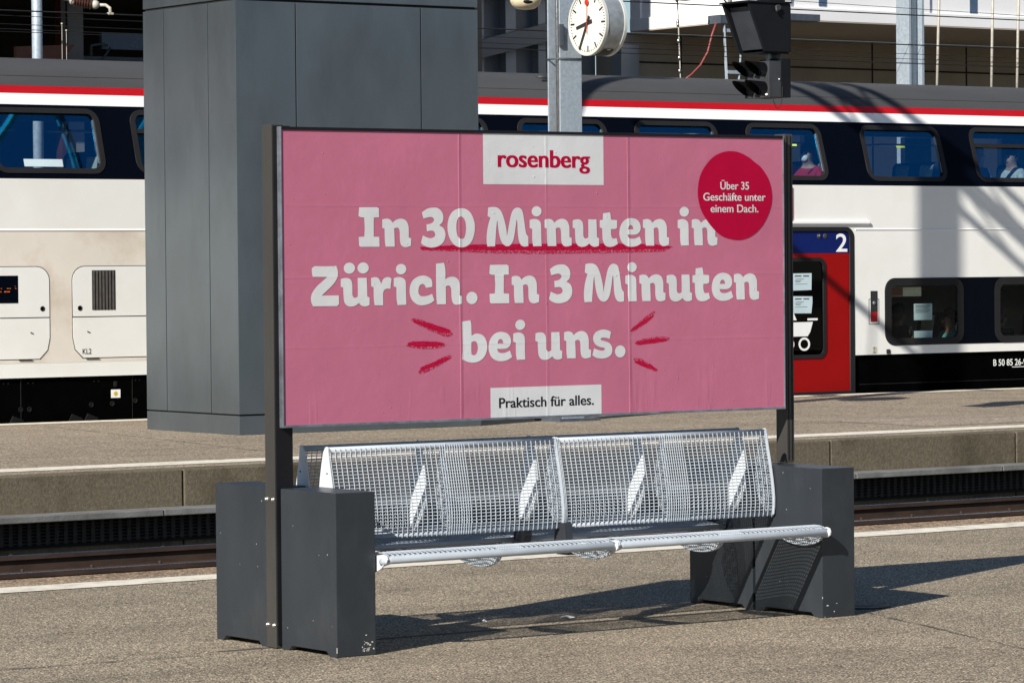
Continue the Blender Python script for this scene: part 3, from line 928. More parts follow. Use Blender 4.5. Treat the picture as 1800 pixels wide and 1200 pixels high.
GLYPHS = {
  'I': ['54,1776! 1001,1783! 1108,1722! 1115,1326! 836,1316! 824,854 819,454! 1117,440! 1130,-4! 114,-4! 35,48! 16,442! 317,455! 340,854 317,1316! 129,1325! 16,1383!'],
  'n': ['14,1225! 244,1264 450,1216 575,1081! 749,1206 1027,1268 1281,1187 1417,974 1443,761 1439,412! 1573,369! 1557,33! 1314,-24 1129,-4 1003,113 959,335 951,664 907,819 803,858 653,816! 667,471 678,-2! 184,-1! 145,279 135,810! 10,858!'],
  '3': ['64,1555! 345,1711 649,1770 953,1742 1186,1547 1242,1313 1181,1099 1015,962! 1248,825 1351,571 1289,279 1076,65 700,-41 396,-31 140,58 2,165! 110,505! 354,407 564,378 752,455 788,572 708,689 568,719 334,690! 314,1001! 595,1059 725,1176 714,1274 575,1342 387,1322 154,1273!'],
  '0': ['785,1750 1116,1673 1351,1457 1502,1104 1522,790 1459,476 1290,162 1027,-4 719,-42 413,47 180,283 42,596 10,928 72,1260 240,1534 478,1691', '758,1368 922,1280 1003,1104 1036,830 997,555 913,379 758,344 606,419 525,595 497,869 524,1123 615,1300'],
  'M': ['126,1781! 354,1812 593,1793 784,1685 926,1468 1043,1152 1135,777 1168,460! 1256,856 1357,1271 1457,1568 1603,1736 1797,1786 1990,1707 2084,1509 2142,1212 2199,855 2256,577 2376,428! 2372,2! 2165,-21 1996,23 1877,162 1807,400 1774,756 1754,1152 1719,1232! 1667,935 1603,578 1515,262 1368,65 1175,-4 959,86 817,283 724,580 668,915 635,1211! 597,1053 544,560 490,-2! 60,-10! 22,266 42,620 130,1014 241,1319! 86,1388!'],
  'i': ['13,1211! 244,1261 463,1231 632,1102 666,863 669,465 682,-2! 207,-11! 156,268 154,794! 9,844!', '694,1615 671,1524 610,1446 518,1394 411,1376 304,1394 214,1446 154,1523 133,1614 156,1705 217,1783 308,1835 416,1853 523,1835 613,1784 673,1707'],
  'u': ['12,1201! 248,1245 445,1222 581,1101 621,901 626,660 636,439 734,343 909,389! 916,660 912,1242! 1390,1242! 1411,860 1419,398! 1543,347! 1527,5! 1302,-49 1104,-4 968,107! 755,-13 507,-46 309,19 187,180 153,420 139,811! 9,851!'],
  'U': ['12,1201! 248,1245 445,1222 581,1101 621,901 626,660 636,439 734,343 909,389! 916,660 912,1242! 1390,1242! 1411,860 1419,398! 1543,347! 1527,5! 1302,-49 1104,-4 968,107! 755,-13 507,-46 309,19 187,180 153,420 139,811! 9,851!', '773,1679 749,1584 683,1503 586,1449 472,1430 359,1449 263,1503 199,1583 178,1678 201,1773 266,1854 363,1908 477,1927 591,1909 687,1855 751,1775', '1509,1685 1486,1590 1420,1509 1322,1454 1208,1435 1094,1454 997,1508 933,1588 912,1684 935,1779 1001,1860 1098,1914 1213,1934 1327,1915 1424,1861 1488,1780'],
  't': ['208,1530! 609,1575! 645,1470 681,1228! 1032,1204! 1028,845! 915,788! 676,785! 671,542 735,361 835,336 998,360! 1071,87! 831,-23 530,-52 305,39 188,261 160,543 151,815! 9,866! 17,1208! 192,1218!'],
  'e': ['740,1304 1043,1233 1218,1051 1262,828 1189,645 1011,534 732,514 479,525! 541,383 705,326 933,341 1200,432! 1324,127! 1056,-4 726,-53 423,-12 148,161 12,465 15,748 131,1031 360,1233 563,1294', '507,768! 559,909 673,974 786,919 830,767!'],
  'Z': ['64,1689! 222,1783! 838,1769 1356,1785! 1432,1583 1422,1316 1280,1068 1029,822 780,633 576,464! 1476,463! 1483,71! 1380,-14! 112,-7! 24,184 4,375 85,603 312,867 583,1074 877,1297! 116,1307! 73,1498'],
  'r': ['14,1229! 231,1269 414,1206 560,964! 666,1165 827,1251 988,1259 1114,1181! 1052,727! 868,739 729,682 659,548 652,335 653,-12! 194,-6! 156,245 146,804! 21,853!'],
  'c': ['1250,974 1248,799! 908,753! 828,881 712,930 572,864 505,728 494,534 590,397 776,371 1010,402 1233,477! 1358,174! 1123,40 772,-33 469,-10 192,149 44,384 7,656 61,908 226,1139 483,1273 786,1309 1042,1249 1205,1130'],
  'h': ['20,1849! 455,1891! 511,1705 537,1470 533,1138! 718,1225 930,1252 1142,1192 1282,1034 1314,779 1310,387! 1452,350! 1448,13! 1176,-38 987,-1 883,177 851,451 841,686 784,813 690,844 549,822! 552,-5! 59,-5! 27,304 16,1084'],
  '.': ['620,260 596,151 528,59 427,-1 308,-22 190,2 91,65 25,158 3,267 27,375 95,467 196,528 314,548 432,525 532,462 598,369'],
  'b': ['19,1814! 482,1871! 532,1678 537,1462 541,1157! 737,1238 927,1243 1165,1166 1330,976 1411,698 1372,404 1226,151 962,-21 628,-83 296,-36 1,88! 41,490 35,1078', '531,863! 686,899 804,867 869,709 884,551 823,356 727,269 631,257 532,303! 521,578'],
  's': ['1100,1198! 1021,866! 784,921 583,929 496,886 507,826 707,771 957,696 1106,552 1174,369 1102,128 874,-9 549,-52 224,-5 1,121! 104,441! 353,355 552,321 703,348 728,418 629,460 379,516 181,630 70,793 60,995 161,1154 337,1262 637,1317 887,1283'],
}
HEADLINE = [('I', 8.5943, 1.7875), ('n', 8.7212, 1.787), ('3', 8.9309, 1.7863), ('0', 9.0769, 1.7858), ('M', 9.2923, 1.7868), ('i', 9.5368, 1.7857), ('n', 9.6219, 1.7868), ('u', 9.7841, 1.7865), ('t', 9.9414, 1.7859), ('e', 10.0577, 1.7853), ('n', 10.1963, 1.7853), ('i', 10.4048, 1.7852), ('n', 10.4902, 1.7849), ('Z', 8.3399, 1.5246), ('U', 8.4971, 1.5241), ('r', 8.6583, 1.5243), ('i', 8.7806, 1.5227), ('c', 8.8663, 1.5216), ('h', 9.0105, 1.5239), ('.', 9.1783, 1.5218), ('I', 9.3062, 1.5233), ('n', 9.4321, 1.5236), ('3', 9.6446, 1.5217), ('M', 9.8445, 1.5224), ('i', 10.0891, 1.5223), ('n', 10.1726, 1.5232), ('u', 10.3357, 1.5223), ('t', 10.4919, 1.5215), ('e', 10.6099, 1.5214), ('n', 10.746, 1.5211), ('b', 9.1515, 1.262), ('e', 9.3003, 1.2611), ('i', 9.4383, 1.2592), ('u', 9.5645, 1.2612), ('n', 9.7287, 1.2593), ('s', 9.8935, 1.2568), ('.', 10.026, 1.2569)]


rows = {0: 1.7865, 1: 1.5227, 2: 1.2598}
loops_mesh = bmesh.new()
for i, (k, x, z) in enumerate(HEADLINE):
    zz = min(rows.values(), key=lambda r: abs(r - z))
    lps = [[(x + a, zz + b) for a, b in smooth_loop(s)] for s in GLYPHS[k]]
    me = fill2d(lps, PM(YP - 0.0014))
    loops_mesh.from_mesh(me)
    bpy.data.meshes.remove(me)
me = bpy.data.meshes.new("headline"); loops_mesh.to_mesh(me); loops_mesh.free()
mesh_obj("headline_lettering", me, MAT['print_white'], paper)

def jag(pts, amp, seed, n=6):
    rnd = random.Random(seed)
    lp = rounded(pts, n)
    return [(x + rnd.uniform(-amp, amp) * 0.6, z + rnd.uniform(-amp, amp)) for x, z in lp]
def dense(pts, step):
    out = []
    for a, b in zip(pts, pts[1:] + pts[:1]):
        n = max(1, int(math.hypot(b[0] - a[0], b[1] - a[1]) / step))
        out += [(a[0] + (b[0] - a[0]) * i / n, a[1] + (b[1] - a[1]) * i / n) for i in range(n)]
    return out
DISC = [(10.7404, 2.2417), (10.7879, 2.2349), (10.8406, 2.2147), (10.8934, 2.1821), (10.9146, 2.1698), (10.9463, 2.1369), (10.9726, 2.0954), (10.9856, 2.0497), (10.9868, 2.0039), (10.974, 1.958), (10.9441, 1.9038), (10.9011, 1.8581), (10.8476, 1.827), (10.7945, 1.8134), (10.7417, 1.8148), (10.6788, 1.8302), (10.6267, 1.8624), (10.575, 1.9159), (10.5442, 1.9652), (10.5292, 2.0226), (10.5307, 2.0719), (10.5457, 2.1253), (10.5774, 2.1708), (10.6248, 2.2124), (10.6826, 2.2357)]
S1 = [(8.8754, 1.456), (8.9146, 1.4554), (8.965, 1.4419), (9.0121, 1.4271), (9.0594, 1.4094), (9.0932, 1.3947), (9.1016, 1.3833), (9.0692, 1.3726), (9.0185, 1.3876), (8.9512, 1.4126), (8.9043, 1.4345)]
S2 = [(8.8447, 1.3402), (8.8699, 1.3537), (8.9203, 1.3561), (8.9877, 1.3537), (9.0384, 1.3483), (9.0603, 1.336), (9.0313, 1.3239), (8.9704, 1.3195), (8.9031, 1.3228), (8.863, 1.3314)]
S3 = [(8.912, 1.2139), (8.9425, 1.2371), (8.99, 1.2557), (9.0376, 1.2772), (9.0751, 1.2877), (9.0947, 1.2831), (9.0714, 1.2652), (9.0305, 1.2463), (8.9795, 1.2221), (8.9422, 1.2104)]
S4 = [(10.1176, 1.3818), (10.1489, 1.4077), (10.1895, 1.4363), (10.2301, 1.4592), (10.2634, 1.4749), (10.2652, 1.4675), (10.2336, 1.4357), (10.1966, 1.4098), (10.1597, 1.3899), (10.134, 1.3792)]
S5 = [(10.1451, 1.3257), (10.1775, 1.3397), (10.2327, 1.3475), (10.2918, 1.3518), (10.3361, 1.3486), (10.3528, 1.3424), (10.3212, 1.3312), (10.2693, 1.3227), (10.2104, 1.3186), (10.1699, 1.3141), (10.1517, 1.3182)]
S6 = [(10.1356, 1.2482), (10.1657, 1.252), (10.2022, 1.2394), (10.2388, 1.221), (10.2645, 1.2057), (10.2791, 1.1892), (10.2386, 1.1945), (10.1946, 1.2102), (10.1581, 1.2287), (10.1381, 1.2408)]
UL = [(8.9284, 1.7847), (9.025, 1.7896), (9.2455, 1.7941), (9.534, 1.7971), (9.7625, 1.7978), (10.028, 1.7969), (10.2643, 1.7922), (10.3769, 1.7809), (10.3391, 1.7688), (10.3254, 1.758), (10.1622, 1.7546), (9.9274, 1.7516), (9.631, 1.7503), (9.3726, 1.7529), (9.1188, 1.7632), (8.9313, 1.7705)]

UL = dense(UL, 0.012)
rnd_ = random.Random(3)
ul = [(x + rnd_.uniform(-.002, .002), z + rnd_.uniform(-0.002, 0.0022)) for x, z in UL]
mesh_obj("underline_stroke", fill2d([ul], PM(YP - 0.0008)), MAT['crayon_soft'], paper)
ulc = []
for x, z in UL:
    ulc.append((x, z if z > 1.776 else z + (1.776 - z) * 0.62))
ulc = [(x + rnd_.uniform(-.002, .002), z + rnd_.uniform(-0.0015, 0.0015)) for x, z in ulc]
mesh_obj("underline_stroke", fill2d([ulc], PM(YP - 0.0010)), MAT['crayon'], paper)
for j, (s_, up) in enumerate(((S1, 1), (S2, 1), (S3, 1), (S4, -1), (S5, -1), (S6, -1))):
    cx = sum(p[0] for p in s_) / len(s_); cz = sum(p[1] for p in s_) / len(s_)
    mesh_obj("accent_stroke", fill2d([jag(s_, 0.0014, j)], PM(YP - 0.0007)), MAT['crayon_soft'], paper)
    core = [(cx + (x - cx) * 0.9, cz + (z - cz) * 0.68 + up * 0.004) for x, z in s_]
    mesh_obj("accent_stroke", fill2d([jag(core, 0.0012, j + 20)], PM(YP - 0.0009)), MAT['crayon'], paper)
mesh_obj("round_sticker", fill2d([rounded(DISC, 4)], PM(YP - 0.0022)), MAT['print_crimson'], paper)

mesh_obj("logo_lettering", text2d("rosenberg", 9.3634, 9.885, 2.153, 2.2335, PM(YP - 0.0014), 0.006, bold=0.0034), MAT['print_crimson'], paper)
mesh_obj("sticker_lettering", text2d("Über 35", 10.667, 10.8427, 2.0565, 2.1015, PM(YP - 0.0030), 0.006, bold=0.0005), MAT['print_white'], paper)
mesh_obj("sticker_lettering", text2d("Geschäfte unter", 10.562, 10.9458, 2.002, 2.0395, PM(YP - 0.0030), 0.006, bold=0.0005), MAT['print_white'], paper)
mesh_obj("sticker_lettering", text2d("einem Dach.", 10.606, 10.9005, 1.946, 1.983, PM(YP - 0.0030), 0.006, bold=0.0005), MAT['print_white'], paper)
mesh_obj("slogan_lettering", text2d("Praktisch für alles.", 9.357, 9.8983, 1.0388, 1.0855, PM(YP - 0.0014), 0.006, bold=0.0010), MAT['print_black'], paper)

# ground plate with a pale inset beside the right end block
pl = thing("ground_plate", (11.42, 13.40, 0.0), "round dark iron ground cap with pale inset beside the right bench end", "ground cap")
MB().lathe((11.44, 13.40, 0.0), (0, 0, 1), [(0, 0.135), (0.005, 0.135), (0.007, 0.12)], 36).build("iron_ring", MAT['sig_black'], pl)
MB().lathe((11.44, 13.40, 0.0072), (0, 0, 1), [(0, 0.075), (0.001, 0.075)], 32).build("inset", MAT['ledge'], pl)
ins = MB()
for a in range(3):
    ins.box(11.41 + a * 0.024, 11.42 + a * 0.024, 13.36 + 0.015 * (a % 2), 13.44, 0.0083, 0.0092)
ins.build("raised_mark", MAT['sign_dark'], pl)

def scrap(x, y, s, seed, label):
    r = random.Random(seed); mb = MB()
    pts = [(x + s * math.cos(a) * r.uniform(0.4, 1), y + s * math.sin(a) * r.uniform(0.5, 1.2), 0.006 + r.uniform(0, 0.012)) for a in [i * math.pi / 4 for i in range(8)]]
    c = mb.bm.verts.new((x, y, 0.02))
    vs = [mb.bm.verts.new(p) for p in pts]
    for i in range(8): mb.bm.faces.new((vs[i], vs[(i + 1) % 8], c))
    tag(mb.build("paper_scrap", MAT['white_mark']), label, "litter", "litter on the platform under the bench")
scrap(9.95, 13.84, 0.045, 1, "largest crumpled white paper scrap in the bench shadow")
scrap(9.53, 13.93, 0.022, 2, "small white paper scrap left of the larger one under the bench")

# ------------------------------------------------------------------ service cabin on the far platform
kb = thing("service_cabin", (20.03, 32.5, 0.0), "tall blue-grey metal service cabin behind the billboard on the far platform", "cabin")
KX0, KX1, KY0, KY1 = 18.53, 21.53, 31.5, 33.44
MB().box(KX0 + 0.02, KX1 - 0.02, KY0 + 0.02, KY1 - 0.02, 0.01, 4.56).build("core", MAT['kiosk_gap'], kb)
MB().box(KX0, KX1, KY0, KY1, 0.0, 0.195, bevel=0.004).build("plinth", MAT['kiosk'], kb)
g = 0.007
for (a, b) in ((KX0, 19.25), (19.25, 20.80), (20.80, KX1)):
    MB().box(a + (g if a > KX0 else 0), b - (g if b < KX1 else 0), KY0, KY0 + 0.03, 0.212, 4.452, bevel=0.003).build("front_panel", MAT['kiosk'], kb)
    MB().box(a + (g if a > KX0 else 0), b - (g if b < KX1 else 0), KY1 - 0.03, KY1, 0.212, 4.452, bevel=0.003).build("rear_panel", MAT['kiosk'], kb)
for (a, b) in ((KY0 + 0.031, 32.07), (32.07, 33.0), (33.0, KY1 - 0.031)):
    MB().box(KX0, KX0 + 0.03, a + (g if a > 31.6 else 0), b - (g if b < 33.3 else 0), 0.212, 4.452, bevel=0.003).build("side_panel", MAT['kiosk'], kb)
    MB().box(KX1 - 0.03, KX1, a + (g if a > 31.6 else 0), b - (g if b < 33.3 else 0), 0.212, 4.452, bevel=0.003).build("side_panel", MAT['kiosk'], kb)
MB().box(KX0, KX1, KY0, KY1, 4.478, 4.578, bevel=0.004).build("cap", MAT['kiosk'], kb)
# pole hidden behind the cabin whose shadow lies on the carriage roof
fm = thing("floodlight_mast", (22.0, 34.45, 0), "galvanised mast behind the service cabin shading the carriage roof", "mast")
MB().tube([(22.0, 34.45, 0), (22.0, 34.45, 8.2)], 0.10, 16, r2=0.09).build("pole", MAT['galv'], fm)
MB().box(21.75, 22.25, 34.2, 34.7, 8.2, 8.4, bevel=0.02).build("lamp_head", MAT['galv_dark'], fm)

# ------------------------------------------------------------------ post with clock, gantry beam, loudspeaker, signal
cp = thing("gantry_post", (22.975, 31.92, 0), "galvanised steel post behind the billboard beside the station clock", "post")
h = MB()
X0, X1, Y0, Y1 = 22.83, 23.12, 31.8, 32.04
h.box(X0, X1, Y0, Y0 + 0.022, 0.0, 9.75, bevel=0.002)
h.build("front_flange", MAT['galv'], cp)
MB().box(X0, X1, Y1 - 0.022, Y1, 0.0, 9.75, bevel=0.002).build("rear_flange", MAT['galv'], cp)
MB().box(22.968, 22.982, Y0 + 0.022, Y1 - 0.022, 0.0, 9.75).build("web", MAT['galv_dark'], cp)
MB().tube([(22.885, 31.925, 0.2), (22.885, 31.925, 9.5)], 0.021, 12).build("conduit", MAT['bolt'], cp)
MB().box(22.845, 22.86, 31.824, 31.862, 0.3, 4.05).build("cable_cover", MAT['alu'], cp)
sp_ = MB()
sp_.tube([(X0 - 0.008, Y1 + 0.006, 3.985), (X0 - 0.008, Y0 - 0.008, 3.985), (X1 + 0.012, Y0 - 0.008, 3.985), (X1 + 0.012, Y1 + 0.006, 3.985), (X0 - 0.008, Y1 + 0.006, 3.985)], 0.009, 8)
sp_.build("clamp_strap", MAT['galv_dark'], cp)
MB().box(22.7, 23.25, 31.68, 32.16, 0.0, 0.03).build("base_plate", MAT['galv_dark'], cp)

gb = thing("gantry_beam", (22.975, 31.9, 9.1), "lattice steel gantry beam over the tracks casting its shadow on the train", "gantry")
GY0, GY1 = 27.2, 40.5
ch_ = MB()
for x in (22.72, 23.23):
    for z in (9.12, 9.62):
        ch_.box(x - 0.045, x + 0.045, GY0, GY1, z - 0.045, z + 0.045)
ch_.build("chords", MAT['galv'], gb)
di = MB(); y = GY0; k = 0
while y < GY1 - 0.6:
    for x in (22.72, 23.23):
        a, b = (9.12, 9.62) if k % 2 == 0 else (9.62, 9.12)
        di.tube([(x, y, a), (x, y + 0.66, b)], 0.024, 6)
    di.tube([(22.72, y, 9.62), (23.23, y + 0.66, 9.62)], 0.02, 6)
    y += 0.66; k += 1
di.build("diagonals", MAT['galv'], gb)
gp = thing("steel_mast", (22.975, 40.2, TRACK_Z), "square steel mast carrying the far end of the gantry behind the train", "mast")
MB().box(22.84, 23.11, 40.05, 40.35, TRACK_Z, 9.07).build("column", MAT['galv'], gp)

# side arm on the post, carrying the loudspeaker
ar = thing("side_arm", (22.975, 32.1, 6.45), "thin horizontal steel arm on the clock post above the picture", "arm")
MB().tube([(22.975, 30.9, 6.45), (22.975, 34.4, 6.45)], 0.055, 12).build("arm_tube", MAT['galv'], ar)
ls = thing("loudspeaker", (22.826, 32.45, 4.70), "cream round loudspeaker hanging left of the clock post", "loudspeaker")
MB().tube([(22.83, 32.45, 4.85), (22.93, 32.44, 6.42)], 0.014, 8).build("hanger", MAT['galv'], ls)
lc = MB()
lc.lathe((22.83, 32.45, 4.86), (0, 0, -1), [(0, 0.05), (0.06, 0.12), (0.14, 0.165), (0.20, 0.175), (0.25, 0.155), (0.29, 0.10), (0.30, 0.03)], 28)
for f in lc.bm.faces: f.smooth = True
lc.build("shell", MAT['cream'], ls)
lm = MB()
lm.ball((22.80, 32.325, 4.645), 0.07, 1.3, 0.6, 0.55)
lm.ball((22.70, 32.36, 4.70), 0.035, 1.0, 0.8, 0.8)
lm.build("opening", MAT['sig_black'], ls)

# clock
CX, CY, CZ, CR = 22.862, 31.33, 4.345, 0.352
ck = thing("station_clock", (CX + 0.135, CY, CZ), "round white station clock with red second hand on the steel post", "clock")
d = MB()
d.lathe((CX, CY, CZ), (1, 0, 0), [(0.012, CR * 0.955), (0.0, CR * 0.965), (0.0, CR), (0.03, CR), (0.03, CR * 0.985), (0.25, CR * 0.985), (0.25, CR), (0.28, CR), (0.28, CR * 0.96), (0.268, CR * 0.95)], 72)
d.build("drum", MAT['clock_body'], ck)
rm = MB()
for xx in (CX - 0.002, CX + 0.249):
    rm.lathe((xx, CY, CZ), (1, 0, 0), [(0.0, CR * 0.94), (-0.003, CR * 0.95), (-0.003, CR * 1.008), (0.034, CR * 1.008), (0.034, CR * 0.99)], 72)
for f in list(rm.bm.faces):
    if len(f.verts) > 4: rm.bm.faces.remove(f)
rm.build("rim", MAT['clock_rim'], ck)
fc = MB(); fc.lathe((CX + 0.006, CY, CZ), (1, 0, 0), [(0, CR * 0.955), (0.004, CR * 0.955)], 72)
fc.lathe((CX + 0.27, CY, CZ), (1, 0, 0), [(0, CR * 0.955), (0.004, CR * 0.955)], 72)
face = fc.build("dial", MAT['clock_white'], ck)
def dial_box(mb, ang, r0, r1, w0, w1, x, th=0.003):
    """bar on the dial; ang in degrees clockwise from 12 as seen from the front (looking along +x: right is -y)"""
    a = math.radians(ang)
    dy, dz = -math.sin(a), math.cos(a)
    py, pz = dz, -dy
    pts = [(x, CY + dy * r0 + py * w0 / 2, CZ + dz * r0 + pz * w0 / 2), (x, CY + dy * r1 + py * w1 / 2, CZ + dz * r1 + pz * w1 / 2),
           (x, CY + dy * r1 - py * w1 / 2, CZ + dz * r1 - pz * w1 / 2), (x, CY + dy * r0 - py * w0 / 2, CZ + dz * r0 - pz * w0 / 2)]
    mb.prism(pts, (th, 0, 0))
mk = MB()
for k in range(60):
    if k % 5 == 0: dial_box(mk, k * 6, CR * 0.70, CR * 0.90, CR * 0.055, CR * 0.055, CX + 0.0025)
    else: dial_box(mk, k * 6, CR * 0.845, CR * 0.90, CR * 0.02, CR * 0.02, CX + 0.0025)
mk.build("minute_marks", MAT['black_mark'], face)
hh = MB(); dial_box(hh, 30 * (8 + 35 / 60.0), -CR * 0.24, CR * 0.60, CR * 0.12, CR * 0.09, CX - 0.004); hh.build("hour_hand", MAT['black_mark'], face)
mh = MB(); dial_box(mh, 35 * 6 - 2, -CR * 0.24, CR * 0.90, CR * 0.095, CR * 0.07, CX - 0.009); mh.build("minute_hand", MAT['black_mark'], face)
shd = MB(); dial_box(shd, 0.5, -CR * 0.33, CR * 0.64, CR * 0.022, CR * 0.016, CX - 0.014)
shd.lathe((CX - 0.014, CY, CZ + CR * 0.64), (1, 0, 0), [(0, CR * 0.095), (0.003, CR * 0.095)], 24)
shd.build("second_hand", MAT['hand_red'], face)
bk = MB(); bk.box(22.93, 23.05, CY + 0.2, 31.799, 4.27, 4.43, bevel=0.005); bk.box(22.80, 22.86, 31.765, 31.799, 4.12, 4.36, bevel=0.004)
bk.build("bracket", MAT['galv_dark'], ck)
ft = MB()
for a in (60, 120): 
    ft.tube([(CX + 0.09 + 0.0012 * a, CY - 0.2, CZ + 0.30), (CX + 0.09 + 0.0012 * a, CY - 0.21, CZ + 0.315)], 0.006, 6)
ft.build("screw", MAT['sign_dark'], ck)
tp = []
for k in range(7):
    a = math.radians(-28 - 5 * k)
    tp.append((math.cos(a), math.sin(a)))
tm = MB()
prev = None
for c_, s__ in [(math.cos(math.radians(a)), math.sin(math.radians(a))) for a in range(236, 275, 4)]:
    p = (CX + 0.075, CY + c_ * CR * 1.002, CZ + s__ * CR * 1.002); q = (CX + 0.215, p[1], p[2])
    if prev: tm.quad(prev[0], p, q, prev[1])
    prev = (p, q)
tm.build("lower_cover", MAT['vent'], ck)
MB().quad((CX + 0.12, CY - 0.19, CZ - 0.302), (CX + 0.165, CY - 0.19, CZ - 0.302), (CX + 0.165, CY - 0.205, CZ - 0.292), (CX + 0.12, CY - 0.205, CZ - 0.292)).build("type_plate", MAT['paper_cream'], ck)

# hanging signal
sg = thing("hanging_signal", (23.55, 29.2, 3.44), "black railway signal with four hooded lamps hanging right of the clock", "signal")
MB().box(23.735, 23.795, 29.16, 29.24, 3.86, 9.06, bevel=0.003).build("hanger_post", MAT['galv_dark'], sg)
MB().tube([(23.63, 29.30, 4.35), (23.63, 29.30, 9.0)], 0.032, 12).build("hanger_tube", MAT['galv'], sg)
MB().box(23.2, 23.80, 29.05, 29.4, 8.98, 9.06).build("hanger_plate", MAT['galv_dark'], sg)
# housing: wedge shaped indicator box, opening towards -x with a slanted hood
zt, zb = 4.43, 3.925
hb = MB()
hb.prism([(23.225, 28.98, zt), (23.79, 28.98, zt), (23.79, 28.98, zb), (23.44, 28.98, zb)], (0, 0.035, 0), bevel=0.004)
hb.prism([(23.225, 29.40, zt), (23.79, 29.40, zt), (23.79, 29.40, zb), (23.44, 29.40, zb)], (0, 0.035, 0), bevel=0.004)
hb.prism([(23.195, 28.965, zt + 0.002), (23.79, 28.965, zt + 0.002), (23.79, 28.965, zt + 0.022), (23.215, 28.965, zt + 0.022)], (0, 0.485, 0))
hb.box(23.73, 23.788, 29.016, 29.399, zb, zt)
hb.prism([(23.44, 29.016, zb - 0.016), (23.788, 29.016, zb - 0.016), (23.788, 29.016, zb - 0.001), (23.436, 29.016, zb - 0.001)], (0, 0.383, 0))
hb.prism([(23.49, 28.964, zt + 0.002), (23.70, 28.964, zt + 0.002), (23.70, 28.964, zt + 0.042), (23.49, 28.964, zt + 0.042)], (0, 0.4, 0))
hous = hb.build("housing", MAT['sig_black'], sg)
MB().prism([(23.30, 29.02, zt - 0.035), (23.47, 29.02, zb + 0.03), (23.47, 29.395, zb + 0.03), (23.30, 29.395, zt - 0.035)], (0.012, 0, 0.0)).build("display_pane", MAT['bracket'], hous)
ey = MB(); ey.tube([(23.60, 28.968, 4.385), (23.60, 28.945, 4.385)], 0.03, 14); ey.tube([(23.58, 28.968, 4.40), (23.572, 28.94, 4.34)], 0.014, 8); ey.build("eyelet", MAT['sig_grey'], hous)
MB().box(23.572, 23.604, 29.10, 29.13, 3.80, 3.925).build("link", MAT['alu'], sg)
lp = MB(); lp.box(23.50, 23.66, 28.99, 29.40, 3.452, 3.83, bevel=0.004)
lamp = lp.build("lamp_box", MAT['sig_grey'], sg)
MB().box(23.666, 23.79, 28.99, 29.36, 3.45, 3.86, bevel=0.004).build("side_box", MAT['sig_black'], sg)
for (yy, zz) in ((29.09, 3.745), (29.30, 3.745), (29.09, 3.545), (29.30, 3.545)):
    hd = MB()
    n = 14
    ring0, ring1 = [], []
    for i in range(n + 1):
        a = math.radians(-60 + 300 * i / n)
        ln = 0.235 * (0.16 + 0.84 * max(0, 0.5 + 0.5 * math.sin(a)) ** 1.1)
        ring0.append(hd.bm.verts.new((23.502, yy + 0.075 * math.cos(a), zz + 0.075 * math.sin(a))))
        ring1.append(hd.bm.verts.new((23.502 - ln, yy + 0.078 * math.cos(a), zz + 0.076 * math.sin(a) + 0.06 * (ln - 0.07))))
    for i in range(n):
        f = hd.bm.faces.new((ring0[i], ring0[i + 1], ring1[i + 1], ring1[i])); f.smooth = True
    bmesh.ops.solidify(hd.bm, geom=hd.bm.faces[:], thickness=0.005)
    hd.build("lamp_hood", MAT['sig_black'], lamp)
    MB().lathe((23.499, yy, zz), (-1, 0, 0), [(0, 0.062), (0.006, 0.055), (0.010, 0.02)], 20).build("lens", MAT['lens'], lamp)
wl_ = MB(); wl_.ball((23.488, 29.02, 3.478), 0.02, 0.7, 1.0, 0.65); wl_.ball((23.63, 28.985, 3.64), 0.008); wl_.build("small_lamp", MAT['lamp_white'], lamp)
lpz = [(23.55, 29.0, 3.455), (23.56, 28.99, 3.40), (23.585, 28.99, 3.345), (23.625, 28.99, 3.335), (23.655, 28.99, 3.37), (23.672, 28.99, 3.44), (23.675, 28.985, 3.56)]
MB().tube(lpz, 0.005, 6).build("loop_cable", MAT['cable'], sg)

# ------------------------------------------------------------------ overhead line
def wire(name, pts, r, label, group="overhead wires along the tracks"):
    return tag(MB().tube(pts, r, 6).build(name, MAT['cable']), label, "wire", group)
wire("overhead_wire", [(-5, 37.6, 4.755), (70, 37.6, 4.755)], 0.009, "contact wire just above the carriage roof, thickest of the overhead wires")
wire("overhead_wire", [(10, 37.62, 5.19), (28, 37.62, 5.185), (35, 37.62, 5.168), (60, 37.62, 5.15)], 0.009, "wire crossing the white facade below the top of the photo")
def sag(x0, x1, y, z0, z1, s, n=24):
    return [(x0 + (x1 - x0) * i / n, y, z0 + (z1 - z0) * i / n - s * 4 * (i / n) * (1 - i / n)) for i in range(n + 1)]
for (x0, x1, y, z0, z1, s, lab) in ((5, 60, 38.6, 4.90, 4.72, 0.10, "thin sagging wire below the contact wire at the dark hall"),
                                  (10, 70, 40.2, 4.72, 4.78, 0.05, "thin wire over the brown wall at the right"),
                                  (15, 50, 39.4, 4.70, 4.62, 0.03, "thin low wire left of the clock post near the carriage roof"),
                                  (15, 50, 39.6, 4.77, 4.70, 0.02, "thin wire left of the clock post, second above the roof"),
                                  (25, 60, 41.0, 5.75, 5.28, 0.02, "thin slanting wire across the white facade right of the clock")):
    wire("overhead_wire", sag(x0, x1, y, z0, z1, s), 0.0045, lab)
dp = MB()
for (x, za, zb_) in ((20.27, 4.70, 4.2), (20.33, 4.62, 4.2)):
    dp.tube([(x, 38.6, za), (x, 38.6, zb_)], 0.004, 5)
    dp.ball((x, 38.6, za), 0.013)
tag(dp.build("wire_dropper", MAT['rod']), "two fine hanging droppers in front of the dark hall column", "dropper")

